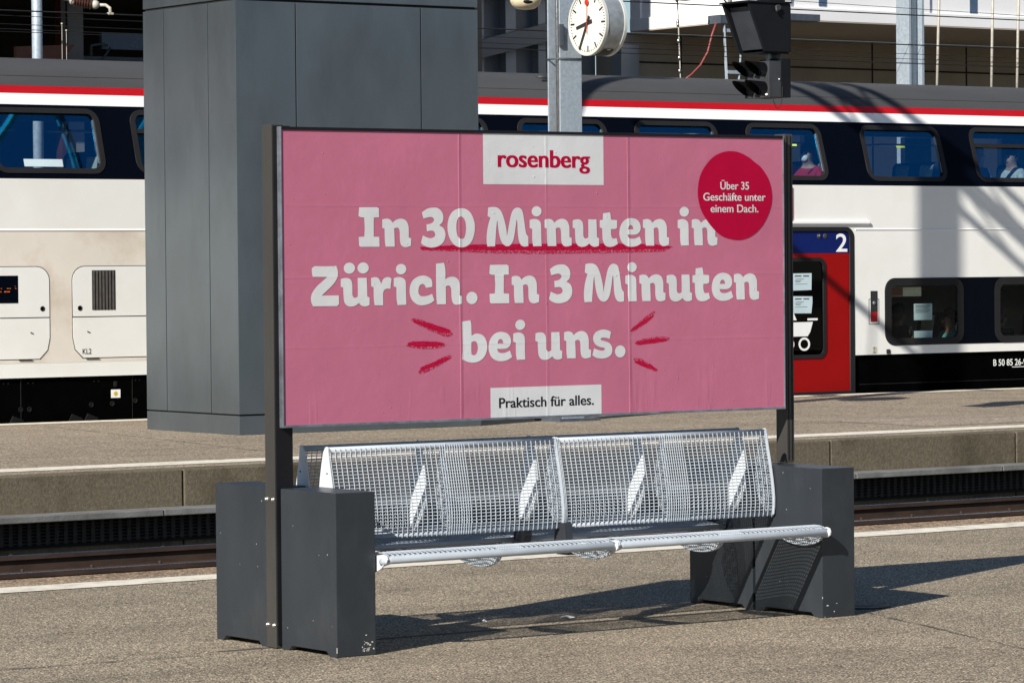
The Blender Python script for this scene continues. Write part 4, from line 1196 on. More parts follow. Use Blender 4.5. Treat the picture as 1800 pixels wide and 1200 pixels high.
# insulated arm holding the contact wire at the left
ia = thing("line_insulator", (20.2, 37.6, 4.85), "pale insulated support arm with brown porcelain at the top left", "insulator")
MB().tube([(18.9, 38.6, 5.14), (19.85, 37.95, 4.955)], 0.018, 10).build("arm_tube", MAT['rod'], ia)
MB().tube([(19.85, 37.95, 4.955), (20.02, 37.84, 4.915)], 0.010, 8).build("neck", MAT['bolt'], ia)
ins_ = MB(); axis = Vector((0.86, -0.47, -0.19)).normalized()
pr = []
for k in range(7):
    pr += [(k * 0.032, 0.05), (k * 0.032 + 0.012, 0.068), (k * 0.032 + 0.022, 0.05)]
ins_.lathe((20.03, 37.83, 4.915), axis, pr, 20); ins_.build("porcelain", MAT['porcelain'], ia)
MB().ball((20.01, 37.84, 4.918), 0.05, 0.6, 1, 1).build("end_cap", MAT['rod'], ia)
MB().ball((20.25, 37.71, 4.872), 0.06, 0.9, 1, 0.95).build("end_fitting", MAT['rod'], ia)
MB().tube([(20.27, 37.70, 4.868), (20.36, 37.65, 4.866), (20.40, 37.62, 4.83), (20.395, 37.6, 4.772)], 0.02, 10).build("hook", MAT['rod'], ia)
MB().box(20.36, 20.43, 37.575, 37.625, 4.748, 4.775, bevel=0.006).build("wire_clamp", MAT['rod'], ia)

# masts, rods and the lattice stay behind the train
def mast_tube(x, y, r, z1, label):
    t = thing("steel_mast", (x, y, TRACK_Z), label, "mast")
    MB().tube([(x, y, TRACK_Z), (x, y, z1)], r, 18).build("tube", MAT['galv'], t)
    MB().box(x - 0.2, x + 0.2, y - 0.2, y + 0.2, TRACK_Z, TRACK_Z + 0.03).build("base_plate", MAT['galv_dark'], t)
    return t
mast_tube(21.43, 41.5, 0.068, 9.5, "slim round galvanised mast before the dark hall at top left")
hm = thing("steel_mast", (36.45, 41.5, TRACK_Z), "broad galvanised mast before the white facade at the right", "mast")
mm_ = MB()
mm_.box(36.28, 36.33, 41.35, 41.65, TRACK_Z, 9.5, bevel=0.004); mm_.box(36.54, 36.59, 41.35, 41.65, TRACK_Z, 9.5, bevel=0.004)
mm_.build("flange", MAT['galv'], hm)
MB().box(36.33, 36.54, 41.46, 41.50, TRACK_Z, 9.5).build("web", MAT['galv'], hm)
MB().tube([(36.40, 41.43, TRACK_Z), (36.40, 41.43, 9.4)], 0.018, 8).build("conduit", MAT['rod'], hm)
MB().tube([(36.66, 41.55, TRACK_Z), (36.66, 41.55, 9.4)], 0.028, 10).build("down_pipe", MAT['galv_dark'], hm)
for (x0, x1, lab) in ((37.06, 36.96, "first pale hanger rod right of the broad mast"), (38.17, 38.10, "second pale hanger rod, between the first and the right edge"), (38.72, 38.64, "pale hanger rod nearest the right edge")):
    tag(MB().tube([(x0, 41.5, 6.6), (x1, 41.5, 3.9)], 0.022, 8).build("hanger_rod", MAT['rod']), lab, "rod", "hanger rods in front of the white facade")
lt = thing("lattice_stay", (32.9, 41.5, 4.2), "small tapering white lattice stay with grey lamp box behind the signal", "lattice stay")
q = MB()
for (xa, xb, ya, yb_) in ((32.70, 32.82, 41.38, 41.44), (33.05, 32.97, 41.38, 41.44), (32.88, 32.89, 41.62, 41.56)):
    q.tube([(xa, ya, 5.28), (xb, yb_, 4.0)], 0.015, 6)
for f0 in (0.06, 0.55):
    z0 = 5.25 - 1.25 * f0
    xl = 32.70 + 0.12 * f0; xr = 33.05 - 0.08 * f0
    q.box(xl, xr, 41.39, 41.42, z0 - 0.025, z0 + 0.025)
q.build("lattice", MAT['galv'], lt)
MB().box(32.60, 33.20, 41.35, 41.65, 5.27, 5.40, bevel=0.01).build("lamp_box", MAT['galv_dark'], lt)
MB().tube([(32.90, 41.5, 5.40), (32.90, 41.5, 6.6)], 0.035, 10).build("top_tube", MAT['rod'], lt)
MB().tube([(33.0, 41.5, 5.45), (32.55, 41.5, 5.85), (32.3, 41.5, 6.3)], 0.012, 6).build("brace_wire", MAT['cable'], lt)
tag(MB().tube([(32.60, 41.45, 5.28), (32.52, 41.45, 5.10), (32.44, 41.45, 4.85), (32.30, 41.45, 4.65), (32.12, 41.45, 4.50), (31.98, 41.45, 4.42)], 0.016, 8).build("cable", MAT['cable_red']), "red cable drooping from the lattice stay to the carriage roof", "cable")
hr = thing("insulator_rod", (31.95, 41.5, 4.4), "thin pale hanging rod with insulator beads above the carriage roof", "rod")
MB().tube([(31.90, 41.5, 6.2), (31.97, 41.5, 4.4)], 0.010, 6).build("rod", MAT['rod'], hr)
be = MB()
for k, zz in enumerate((5.60, 5.28, 5.24, 5.0, 4.75, 4.56)):
    be.ball((31.905 + (5.8 - zz) * 0.039, 41.5, zz), 0.024, 1, 1, 1.6)
be.build("bead", MAT['bolt'], hr)
MB().box(31.65, 32.15, 41.4, 41.6, 5.60, 5.64).build("top_bracket", MAT['galv_dark'], hr)
fl = thing("flat_lamp", (39.5, 47.2, 5.95), "flat grey box lamp on a short arm below the white facade", "lamp")
MB().box(38.63, 39.40, 47.2, 47.6, 5.88, 6.0, bevel=0.01).build("lamp_housing", MAT['galv_dark'], fl)
MB().prism([(38.40, 47.25, 5.865), (38.63, 47.25, 5.90), (38.63, 47.25, 5.93), (38.40, 47.25, 5.875)], (0, 0.3, 0)).build("visor", MAT['galv'], fl)
MB().tube([(39.0, 47.5, 6.0), (39.2, 48.0, 6.05)], 0.03, 8).build("arm", MAT['galv'], fl)

# ------------------------------------------------------------------ buildings behind the tracks
wb = thing("white_building", (45, 52, TRACK_Z), "white station building with overhanging upper floor and brown shaded wall", "building")
BX, BY, BZ = 38.75, 48.0, 5.965
MB().box(BX, 75, BY, 51.8, BZ + 0.001, BZ + 0.22, bevel=0.005).build("fascia", MAT['b_white'], wb)
up = MB()
up.box(BX + 0.05, 75, BY + 0.06, 51.78, BZ + 0.22, 13.0)
xx = BX + 0.05
while xx < 60:
    up.box(xx, xx + 0.62, BY + 0.012, BY + 0.06, BZ + 0.221, 13.0)
    xx += 3.2
for yy in (49.2, 50.4, 51.5):
    up.box(BX + 0.012, BX + 0.05, yy, yy + 0.3, BZ + 0.221, 13.0)
up.build("upper_wall", MAT['b_white'], wb)
for k in range(6):
    xw = BX + 1.45 + 3.42 * k - (0.0 if k else 0.12)
    MB().box(xw, xw + 0.17, BY - 0.004 + 0.05, BY + 0.075, BZ + 0.26, 12.0).build("slot_window", MAT['b_slot'], wb)
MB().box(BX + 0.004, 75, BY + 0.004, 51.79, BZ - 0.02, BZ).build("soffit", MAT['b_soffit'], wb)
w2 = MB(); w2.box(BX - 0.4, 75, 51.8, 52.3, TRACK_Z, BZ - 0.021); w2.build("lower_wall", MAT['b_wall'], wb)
jn = MB()
for x in (39.9, 42.2, 44.5, 46.9, 49.4):
    jn.box(x, x + 0.03, 51.79, 51.81, TRACK_Z, BZ - 0.03)
jn.box(BX - 0.3, 60, 51.788, 51.80, 5.40, 5.43)
jn.build("wall_joint", MAT['kiosk_gap'], wb)
cl_ = MB(); cl_.box(BX - 0.42, BX - 0.02, 51.5, 51.79, TRACK_Z, 5.7); cl_.build("corner_column", MAT['b_col'], wb)

gw = thing("grey_wing", (36, 52.4, TRACK_Z), "grey building wing with pale columns and a sloping beam beside the cabin", "building")
MB().box(33.45, BX - 0.41, 52.31, 56, TRACK_Z, 13.0).build("wall", MAT['b_grey'], gw)
MB().box(33.45, BX - 0.42, 51.9, 52.305, 6.55, 13.0).build("upper_wall", MAT['b_grey'], gw)
for x, w in ((34.9, 0.14), (35.6, 0.16), (36.23, 0.22), (36.94, 0.16), (37.7, 0.2)):
    MB().box(x, x + w, 52.12, 52.309, TRACK_Z, 6.549).build("column", MAT['b_col'], gw)
MB().prism([(33.5, 51.95, 4.90), (38.3, 51.95, 6.05), (38.3, 51.95, 6.36), (33.5, 51.95, 5.24)], (0, 0.16, 0)).build("sloping_beam", MAT['b_grey'], gw)

sh = thing("station_hall", (20, 55, TRACK_Z), "dark station hall with open black interior behind the train roof", "building")
MB().box(-10, 33.44, 48.8, 64, 6.3, 14.0).build("sun_block_storeys", MAT['hall_black'], sh)  # added unseen block, sized to keep the sun off the walls behind
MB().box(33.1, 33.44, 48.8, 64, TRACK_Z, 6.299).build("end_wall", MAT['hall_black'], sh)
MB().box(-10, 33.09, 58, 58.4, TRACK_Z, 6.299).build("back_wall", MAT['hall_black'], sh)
MB().box(26.62, 26.90, 50.5, 50.85, TRACK_Z, 6.299).build("column", MAT['hall_col'], sh)
MB().box(26.45, 26.53, 50.4, 50.6, TRACK_Z, 6.299).build("door_jamb", MAT['porcelain'], sh)
MB().prism([(25.45, 50.0, 4.5), (26.3, 50.0, 4.5), (26.3, 50.0, 5.05), (26.48, 50.0, 5.27), (25.45, 50.0, 5.21)], (0, 0.08, 0)).build("salmon_panel", MAT['brick'], sh)
MB().box(27.5, 28.6, 51.0, 51.1, 5.28, 5.56, bevel=0.01).build("window_pane", MAT['b_slot'], sh)
mc = MB()
mc.box(27.1, 28.7, 50.9, 51.3, 5.10, 5.16, bevel=0.01); mc.tube([(27.25, 50.9, 5.16), (27.25, 50.9, 5.33), (27.42, 50.9, 5.36), (27.55, 50.9, 5.33)], 0.025, 8)
mc.tube([(27.45, 50.9, 5.10), (27.6, 50.9, 5.3)], 0.02, 8)
mc.build("handrail", MAT['galv_dark'], sh)

# ------------------------------------------------------------------ double deck carriage
TX0, TX1 = 4.0, 47.0
tr = thing("train_carriage", (26, 37.55, TRACK_Z), "white double deck passenger carriage with red stripe and black window bands", "train")
def LOW(off):
    return lambda u, v, w: (u, 36.10 + off + w, v)
TILT = 0.307
def UPP(off):
    return lambda u, v, w: (u, 36.10 + (v - 2.745) * TILT + off + w, v)

LOWWIN = [(31.225, 32.615), (33.185, 34.575), (35.15, 36.54)]
LZ0, LZ1 = 0.618, 1.508
DX0, DX1, DZ1 = 28.20, 30.69, 2.195
# lower side wall with openings for the door and the lower windows
holes = [[(DX0, 0.47), (DX1, 0.47), (DX1, DZ1 - 0.14)] + rrect(DX0, DX1, 0.4, DZ1, 0.14)[14:] + [(DX0, DZ1 - 0.14)]]
outer = [(TX0, 0.497), (DX0, 0.497)] + [(DX0, DZ1 - 0.14)] + [(DX0 + 0.14 - 0.14 * math.cos(a), DZ1 - 0.14 + 0.14 * math.sin(a)) for a in [math.radians(15 * k) for k in range(1, 7)]] \
    + [(DX1 - 0.14 + 0.14 * math.sin(a), DZ1 - 0.14 + 0.14 * math.cos(a)) for a in [math.radians(15 * k) for k in range(0, 6)]] + [(DX1, DZ1 - 0.14), (DX1, 0.497), (TX1, 0.497), (TX1, 2.745), (TX0, 2.745)]
body = mesh_obj("side_wall", fill2d([outer] + [rrect(a + 0.06, b - 0.06, LZ0 + 0.06, LZ1 - 0.06, 0.12) for a, b in LOWWIN], LOW(0.0), 0.03), MAT['t_white'], tr)
mb = MB()
for (a, b) in ((TX0, DX0 - 0.1), (DX1 + 0.02, TX1)):
    mb.prism([(a, 36.1, 2.150), (a, 36.094, 2.153), (a, 36.090, 2.160), (a, 36.094, 2.172), (a, 36.1, 2.176)], (b - a, 0, 0))
mb.build("wall_bead", MAT['t_bright'], body)
# grimy centre and the two equipment hatches
mesh_obj("grimy_panel", fill2d([[(15.0, 0.66), (21.6, 0.66), (21.6, 2.149), (15.0, 2.149)]], LOW(-0.0015), 0.001), MAT['t_dirty'], body)
def hatch(x0, x1, z0, z1):
    r = 0.16
    pts = [(x0 + 0.13, z0), (x1 - 0.13, z0), (x1 - 0.03, z0 + 0.10), (x1, z0 + 0.24)]
    pts += [(x1 - r + r * math.cos(math.radians(a)), z1 - r + r * math.sin(math.radians(a))) for a in range(0, 91, 15)]
    pts += [(x0 + r + r * math.cos(math.radians(a)), z1 - r + r * math.sin(math.radians(a))) for a in range(90, 181, 15)]
    pts += [(x0, z0 + 0.24), (x0 + 0.03, z0 + 0.10)]
    return pts
def shrink(pts, d):
    cx = (min(p[0] for p in pts) + max(p[0] for p in pts)) / 2; cz = (min(p[1] for p in pts) + max(p[1] for p in pts)) / 2
    hx = (max(p[0] for p in pts) - min(p[0] for p in pts)) / 2; hz = (max(p[1] for p in pts) - min(p[1] for p in pts)) / 2
    return [(cx + (x - cx) * (hx - d) / hx, cz + (z - cz) * (hz - d) / hz) for x, z in pts]
for (x0, x1) in ((16.9, 18.762), (19.044, 21.5)):
    h = hatch(x0, x1, 0.702, 1.757)
    gp_ = mesh_obj("hatch", fill2d([h], LOW(-0.004), 0.002), MAT['gapline'], tr)
    hs = shrink(h, 0.008)
    up_ = [p for p in hs if p[1] > 1.18]; dn = [p for p in hs if p[1] < 1.18]
    # upper and lower door of the hatch
    xa, xb = min(p[0] for p in hs), max(p[0] for p in hs)
    mesh_obj("hatch_door", fill2d([[(xa, 1.181), (xb, 1.181)] + up_], LOW(-0.009), 0.0045), MAT['t_white'], gp_)
    k = [i for i, p in enumerate(hs) if p[1] < 1.17]
    dn_l = [p for p in hs if p[1] < 1.17]
    left = sorted([p for p in dn_l if p[0] < (xa + xb) / 2], key=lambda p: -p[1]); right = sorted([p for p in dn_l if p[0] > (xa + xb) / 2], key=lambda p: p[1])
    mesh_obj("hatch_door", fill2d([[(xa, 1.169)] + left + right + [(xb, 1.169)]], LOW(-0.009), 0.0045), MAT['t_white'], gp_)
    lk = MB()
    for xk in (x0 + 0.10, x1 - 0.095):
        lk.lathe((xk, 36.092, 1.275), (0, -1, 0), [(0, 0.030), (0.004, 0.030), (0.004, 0.022), (0.001, 0.02)], 20)
        xs_ = x0 + 0.21 if xk < (x0 + x1) / 2 else x1 - 0.23
        lk.prism([(xs_ - 0.02, 36.0905, 1.015), (xs_ + 0.02, 36.0905, 0.997), (xs_ + 0.016, 36.0905, 0.987), (xs_ - 0.02, 36.0905, 1.0)], (0, -0.003, 0))
        xh = x0 + 0.17 if xk < (x0 + x1) / 2 else x1 - 0.40
        lk.box(xh, xh + 0.17, 36.086, 36.093, 0.693, 0.702)
    lk.build("lock", MAT['black_mark'], gp_)
    if x0 > 18:
        v = MB()
        v.box(19.300, 19.602, 36.0885, 36.0905, 1.252, 1.705)
        vent = v.build("vent_frame", MAT['gapline'], gp_)
        sl_ = MB()
        for i in range(7):
            xx = 19.308 + i * 0.042
            sl_.prism([(xx, 36.088, 1.258), (xx + 0.022, 36.080, 1.258), (xx + 0.034, 36.088, 1.258)], (0, 0, 0.44))
        sl_.build("vent_slats", MAT['vent'], gp_)
        mesh_obj("hatch_lettering", text2d("KL2", 19.170, 19.285, 0.752, 0.812, lambda u, v, w: (u, 36.0895, v), 0.015), MAT['black_mark'], gp_)
    else:
        MB().box(17.2, 18.361, 36.0885, 36.0905, 1.342, 1.652).build("display", MAT['t_black'], gp_)
        ld = MB(); rnd = random.Random(8)
        for zz, xa_, xb_, hh_, pr_ in ((1.472, 17.6, 18.265, 0.012, 0.85), (1.508, 18.12, 18.33, 0.007, 0.3), (1.533, 18.2, 18.33, 0.004, 0.25)):
            xx = xa_
            while xx < xb_:
                w = rnd.uniform(0.008, 0.03)
                if rnd.random() < pr_: ld.quad((xx, 36.088, zz - hh_ / 2), (xx + w, 36.088, zz - hh_ / 2), (xx + w, 36.088, zz + hh_ / 2), (xx, 36.088, zz + hh_ / 2))
                xx += w + 0.006
        ld.build("display_text", MAT['led'], gp_)

# lower window band, windows
lb_ = rrect(31.215, TX1 - 1, LZ0 - 0.006, LZ1 + 0.006, 0.17, corners=(1, 0, 0, 1))
mesh_obj("lower_window_band", fill2d([lb_] + [rrect(a + 0.03, b - 0.03, LZ0 + 0.03, LZ1 - 0.03, 0.14) for a, b in LOWWIN], LOW(-0.004), 0.003), MAT['t_black'], tr)
for i, (a, b) in enumerate(LOWWIN):
    wf = mesh_obj("lower_window", fill2d([rrect(a, b, LZ0, LZ1, 0.165, 8), rrect(a + 0.10, b - 0.10, LZ0 + 0.09, LZ1 - 0.10, 0.085, 8)], LOW(-0.012), 0.03), MAT['rubber'], tr)
    mesh_obj("pane", fill2d([rrect(a + 0.08, b - 0.08, LZ0 + 0.07, LZ1 - 0.08, 0.08)], LOW(0.022), 0.0), MAT['glass_low'], wf)
    if i == 0:
        nb = MB()
        nb.box(31.775, 32.10, 36.15, 36.152, 0.945, 1.165); nb.box(31.775, 32.10, 36.15, 36.152, 0.70, 0.80)
        nt_o = nb.build("notice", MAT['paper'], wf)
        ik = MB()
        for k in range(6): ik.box(31.80, 32.07 - 0.02 * (k % 3), 36.1485, 36.1495, 1.135 - k * 0.018, 1.14 - k * 0.018 + (0.004 if k == 0 else 0))
        ik.build("notice_print", MAT['ink'], wf)
    # banner above the seats
    if i == 0:
        MB().box(31.36, 31.95, 36.20, 36.21, 1.265, 1.39).build("banner", MAT['paper_cream'], wf)
        MB().box(31.38, 31.62, 36.195, 36.199, 1.27, 1.385).build("banner_picture", MAT['brick'], wf)

# upper band with tilted windows
UZ0, UZ1 = 2.808, 3.560
UPWIN = [(a + 0.03, b + 0.03) for a, b in ((16.2, 17.55), (18.08, 19.50), (19.90, 21.30), (21.72, 23.10), (23.50, 24.92), (25.37, 26.75), (27.19, 28.53), (29.0, 30.27), (30.945, 32.36), (32.89, 34.30), (34.85, 36.2))]
mesh_obj("upper_window_band", fill2d([[(TX0, 2.746), (TX1, 2.746), (TX1, 3.594), (TX0, 3.594)]] + [rrect(a + 0.03, b - 0.03, UZ0 + 0.03, UZ1 - 0.03, 0.12) for a, b in UPWIN], UPP(0.0), 0.03), MAT['t_black'], tr)
for i, (a, b) in enumerate(UPWIN):
    wf = mesh_obj("upper_window", fill2d([rrect(a, b, UZ0, UZ1, 0.16, 8), rrect(a + 0.068, b - 0.068, UZ0 + 0.06, UZ1 - 0.06, 0.085, 8)], UPP(-0.01), 0.035), MAT['rubber'], tr)
    mesh_obj("pane", fill2d([rrect(a + 0.06, b - 0.06, UZ0 + 0.05, UZ1 - 0.05, 0.08)], UPP(0.028), 0.0), MAT['glass_up'], wf)
    mesh_obj("bright_edge", fill2d([rrect(b - 0.084, b - 0.064, UZ0 + 0.12, UZ1 - 0.13, 0.008, 3)], UPP(0.012), 0.012), MAT['alu'], wf)
    if i == 9 or i == 2:
        mesh_obj("transom_bar", fill2d([rrect(a + 0.07, b - 0.07, 3.285, 3.335, 0.01, 3)], UPP(-0.004), 0.03), MAT['rubber'], wf)
    if i in (7, 8):
        x = 29.72 if i == 7 else 31.60
        mesh_obj("grab_label", fill2d([[(x, 3.262), (x + 0.15, 3.262), (x + 0.15, 3.287), (x, 3.287)]], UPP(0.022), 0.002), MAT['lime'], wf)
    if i == 1:
        mesh_obj("table_card", fill2d([[(18.50, 2.885), (18.99, 2.885), (18.99, 2.97), (18.50, 2.97)]], UPP(0.022), 0.002), MAT['paper'], wf)

# bright strip, red stripe, roof
def side_strip(name, z0, z1, m, off=0.0):
    y0 = 36.10 + (z0 - 2.745) * TILT + off; y1 = 36.10 + (z1 - 2.745) * TILT + off
    return MB().prism([(TX0, y0, z0), (TX0, y1, z1), (TX0, y1 + 0.05, z1), (TX0, y0 + 0.05, z0)], (TX1 - TX0, 0, 0)).build(name, m, tr)
side_strip("cornice_strip", 3.5945, 3.7225, MAT['t_bright'], -0.003)
side_strip("red_stripe", 3.723, 3.811, MAT['t_red'], -0.003)
RP = [(36.425, 3.812), (36.46, 3.872), (36.51, 3.935), (36.58, 3.995), (36.67, 4.05), (36.80, 4.10), (36.97, 4.145), (37.2, 4.175), (37.55, 4.185)]
prof = RP + [(75.1 - y, z) for y, z in RP[::-1][1:]]
rmb = MB()
N_ = len(prof)
va = [rmb.bm.verts.new((TX0, y, z)) for y, z in prof]; vb = [rmb.bm.verts.new((TX1, y, z)) for y, z in prof]
for i in range(N_ - 1):
    f = rmb.bm.faces.new((va[i], va[i + 1], vb[i + 1], vb[i])); f.smooth = True
roof = rmb.build("roof", MAT['t_roof'], tr)
rs_ = MB()
rs_.prism([(TX0, 36.504, 3.937), (TX0, 36.499, 3.929), (TX0, 36.51, 3.924), (TX0, 36.52, 3.937)], (TX1 - TX0, 0, 0))
rs_.build("roof_seam", MAT['t_roof'], roof)
vt = MB()
vt.ball((26.15, 36.78, 4.10), 0.09, 1.3, 0.9, 0.5); vt.box(26.02, 26.30, 36.64, 36.78, 4.045, 4.075, bevel=0.008)
vt.build("roof_vent", MAT['sig_grey'], roof)

# door with blue head, pram sign and notices
dr = mesh_obj("door", fill2d([[(DX0, 0.02), (DX1, 0.02)] + rrect(DX0, DX1, 0.02, DZ1, 0.14)[14:] if False else rrect(DX0 + 0.001, DX1 - 0.001, -0.02, DZ1 - 0.001, 0.14, 8, (0, 0, 1, 1)),
                               rrect(DX0 + 0.07, DX1 - 0.075, 0.03, DZ1 - 0.05, 0.09, 8, (0, 0, 1, 1))], LOW(-0.006), 0.06), MAT['rubber'], tr)
GXa, GXb, GZa, GZb = 29.0, 30.21, 0.47, 1.795
leaf = mesh_obj("door_leaf", fill2d([[(DX0 + 0.06, 0.02), (DX1 - 0.065, 0.02), (DX1 - 0.065, 1.849), (DX0 + 0.06, 1.849)], rrect(GXa + 0.02, GXb - 0.02, GZa + 0.02, GZb - 0.02, 0.10)], LOW(0.016), 0.03), MAT['door_red'], dr)
mesh_obj("door_head", fill2d([[(DX0 + 0.05, 1.850), (DX1 - 0.055, 1.850), (DX1 - 0.055, DZ1 - 0.03), (DX0 + 0.05, DZ1 - 0.03)]], LOW(0.016), 0.03), MAT['t_blue'], dr)
mesh_obj("door_window_frame", fill2d([rrect(GXa, GXb, GZa, GZb, 0.12, 8), rrect(GXa + 0.05, GXb - 0.05, GZa + 0.05, GZb - 0.05, 0.08, 8)], LOW(0.004), 0.03), MAT['rubber'], dr)
mesh_obj("door_pane", fill2d([rrect(GXa + 0.03, GXb - 0.03, GZa + 0.03, GZb - 0.03, 0.08)], LOW(0.024), 0.0), MAT['glass_door'], dr)
MB().box(GXa, GXb, 36.16, 36.17, GZa, GZb).build("door_lining", MAT['t_black'], dr)
mesh_obj("class_number", text2d("2", 30.388, 30.582, 1.872, 2.108, LOW(0.0145), 0.012), MAT['white_mark'], dr)
dl = MB()
for x in (30.10, 30.205): dl.lathe((x, 36.116, 2.075), (0, -1, 0), [(0, 0.035), (0.008, 0.03), (0.012, 0.012)], 18)
dl.build("door_lamp", MAT['sig_grey'], dr)
mb = MB(); mb.ball((30.097, 36.105, 2.08), 0.014); mb.build("lamp_glint", MAT['alu'], dr)
nb = MB()
nb.quad((29.655, 36.1225, 1.363), (29.97, 36.1225, 1.37), (29.975, 36.1225, 1.59), (29.65, 36.1225, 1.588))
nb.quad((29.66, 36.1225, 1.066), (29.965, 36.1225, 1.063), (29.985, 36.1225, 1.20), (29.985, 36.1225, 1.285), (29.66, 36.1225, 1.29))
nb.build("notice", MAT['paper'], dr)
ik = MB()
for z0 in (1.545, 1.245):
    for (a, b, dz, hh_) in ((29.69, 29.80, 0, 0.016), (29.83, 29.93, 0, 0.016), (29.70, 29.84, -0.035, 0.006), (29.69, 29.80, -0.055, 0.006), (29.70, 29.78, -0.07, 0.006), (29.69, 29.9, -0.10, 0.005)):
        ik.quad((a, 36.1218, z0 + dz), (b, 36.1218, z0 + dz), (b, 36.1218, z0 + dz + hh_), (a, 36.1218, z0 + dz + hh_))
ik.build("notice_print", MAT['ink'], dr)
pm_ = MB()
YP_ = 36.1222
pm_.quad(*[(x, YP_, z) for x, z in ((29.30, 0.945), (29.38, 0.80), (29.45, 0.762), (29.90, 0.762), (29.945, 0.82), (29.99, 0.95))])
pm_.quad(*[(x, YP_, z) for x, z in ((29.40, 0.975), (29.715, 0.975), (29.63, 1.14), (29.52, 1.16), (29.44, 1.08))])
pm_.quad(*[(x, YP_, z) for x, z in ((29.90, 0.970), (30.07, 0.970), (30.075, 0.985), (30.07, 0.998), (29.90, 0.998), (29.895, 0.985))])
for cx in (29.575, 29.842):
    vs0 = [pm_.bm.verts.new((cx + 0.098 * math.cos(a), YP_, 0.660 + 0.088 * math.sin(a))) for a in [2 * math.pi * k / 28 for k in range(28)]]
    vs1 = [pm_.bm.verts.new((cx + 0.066 * math.cos(a), YP_, 0.660 + 0.060 * math.sin(a))) for a in [2 * math.pi * k / 28 for k in range(28)]]
    for k in range(28): pm_.bm.faces.new((vs0[k], vs0[(k + 1) % 28], vs1[(k + 1) % 28], vs1[k]))
pm_.build("pram_symbol", MAT['white_mark'], dr)
MB().box(28.0, 30.945, 36.065, 36.099, 2.235, 2.272, bevel=0.008).build("drip_rail", MAT['t_bright'], tr)
MB().box(29.60, 29.637, 36.085, 36.099, 2.28, 2.72, bevel=0.004).build("red_marker", MAT['t_red'], tr)

# lock slot, plates and lettering at the right
ls_ = mesh_obj("lock_slot", fill2d([rrect(30.935, 31.115, 0.90, 1.24, 0.008, 2), rrect(30.943, 31.107, 0.908, 1.232, 0.006, 2)], LOW(-0.002), 0.0015), MAT['gapline'], tr)
MB().box(30.967, 31.085, 36.095, 36.099, 1.065, 1.345).build("slot_pocket", MAT['black_mark'], ls_)
MB().box(30.967, 31.085, 36.094, 36.099, 0.935, 1.064, bevel=0.003).build("slot_flap", MAT['t_red'], ls_)
MB().ball((31.025, 36.092, 1.185), 0.027, 1, 0.5, 1).build("slot_knob", MAT['alu'], ls_)
MB().box(30.99, 31.07, 36.096, 36.099, 0.517, 0.60, bevel=0.001).build("label_plate", MAT['paper_cream'], ls_)
lm_ = MB(); lm_.box(31.012, 31.045, 36.0945, 36.0955, 0.585, 0.594); lm_.box(31.012, 31.045, 36.0945, 36.0955, 0.523, 0.532); lm_.box(31.026, 31.032, 36.0945, 36.0955, 0.55, 0.57)
lm_.build("label_print", MAT['black_mark'], ls_)
MB().box(31.235, 31.30, 36.085, 36.099, 0.505, 0.565, bevel=0.01).build("side_knob", MAT['black_mark'], tr)
sk = MB()
sk.box(TX0, DX0 - 0.001, 36.14, 36.2, -0.28, 0.496); sk.box(DX1 + 0.001, TX1, 36.135, 36.2, -0.28, 0.496)
skirt = sk.build("skirt", MAT['t_under'], tr)
MB().box(DX1 + 0.1, TX1, 36.128, 36.134, 0.10, 0.112).build("skirt_seam", MAT['t_under2'], skirt)
MB().box(TX0, TX1, 36.3, 38.8, -0.5, -0.05).build("underframe", MAT['t_under'], tr)
mesh_obj("carriage_number", text2d("B 50 85 26-9", 33.19, 33.80, 0.300, 0.388, lambda u, v, w: (u, 36.1335, v), 0.012), MAT['white_mark'], skirt)
MB().quad((33.535, 36.1335, 0.272), (33.80, 36.1335, 0.272), (33.80, 36.1335, 0.281), (33.535, 36.1335, 0.281)).build("number_underline", MAT['white_mark'], skirt)
# fittings below the hatches
for x, z in ((18.55, 0.27), (18.66, 0.27), (19.45, 0.30), (19.72, 0.305), (20.02, 0.33)):
    MB().lathe((x - 0.15, 36.138, z - 0.13), (0, -1, 0), [(0, 0.03), (0.006, 0.03), (0.006, 0.017), (0.001, 0.015)], 16).build("ring_fitting", MAT['t_under2'], skirt)
for x in (18.19, 18.25, 18.50, 18.56, 19.34, 19.40, 19.88, 19.93):
    MB().ball((x, 36.137, 0.435), 0.010, 1, 0.4, 0.8).build("rivet", MAT['t_under2'], skirt)
MB().box(19.588, 19.635, 36.125, 36.14, 0.365, 0.43, bevel=0.008).build("socket", MAT['t_under2'], skirt)
for x in (18.40, 19.83):
    MB().box(x, x + 0.008, 36.133, 36.14, -0.1, 0.49).build("panel_joint", MAT['t_under2'], skirt)
for x in (17.95, 18.25, 19.0, 19.2):
    MB().prism([(x, 36.15, -0.02), (x + 0.16, 36.15, -0.05), (x + 0.18, 36.15, 0.02), (x + 0.05, 36.15, 0.07)], (0, -0.03, 0)).build("bogie_bracket", MAT['t_under2'], skirt)
MB().box(19.555, 19.675, 36.131, 36.1345, 0.24, 0.335, bevel=0.001).build("sticker", MAT['white_mark'], skirt)
MB().lathe((19.615, 36.1305, 0.288), (0, -1, 0), [(0, 0.026), (0.0008, 0.026)], 18).build("sticker_dot", MAT['yellow'], skirt)

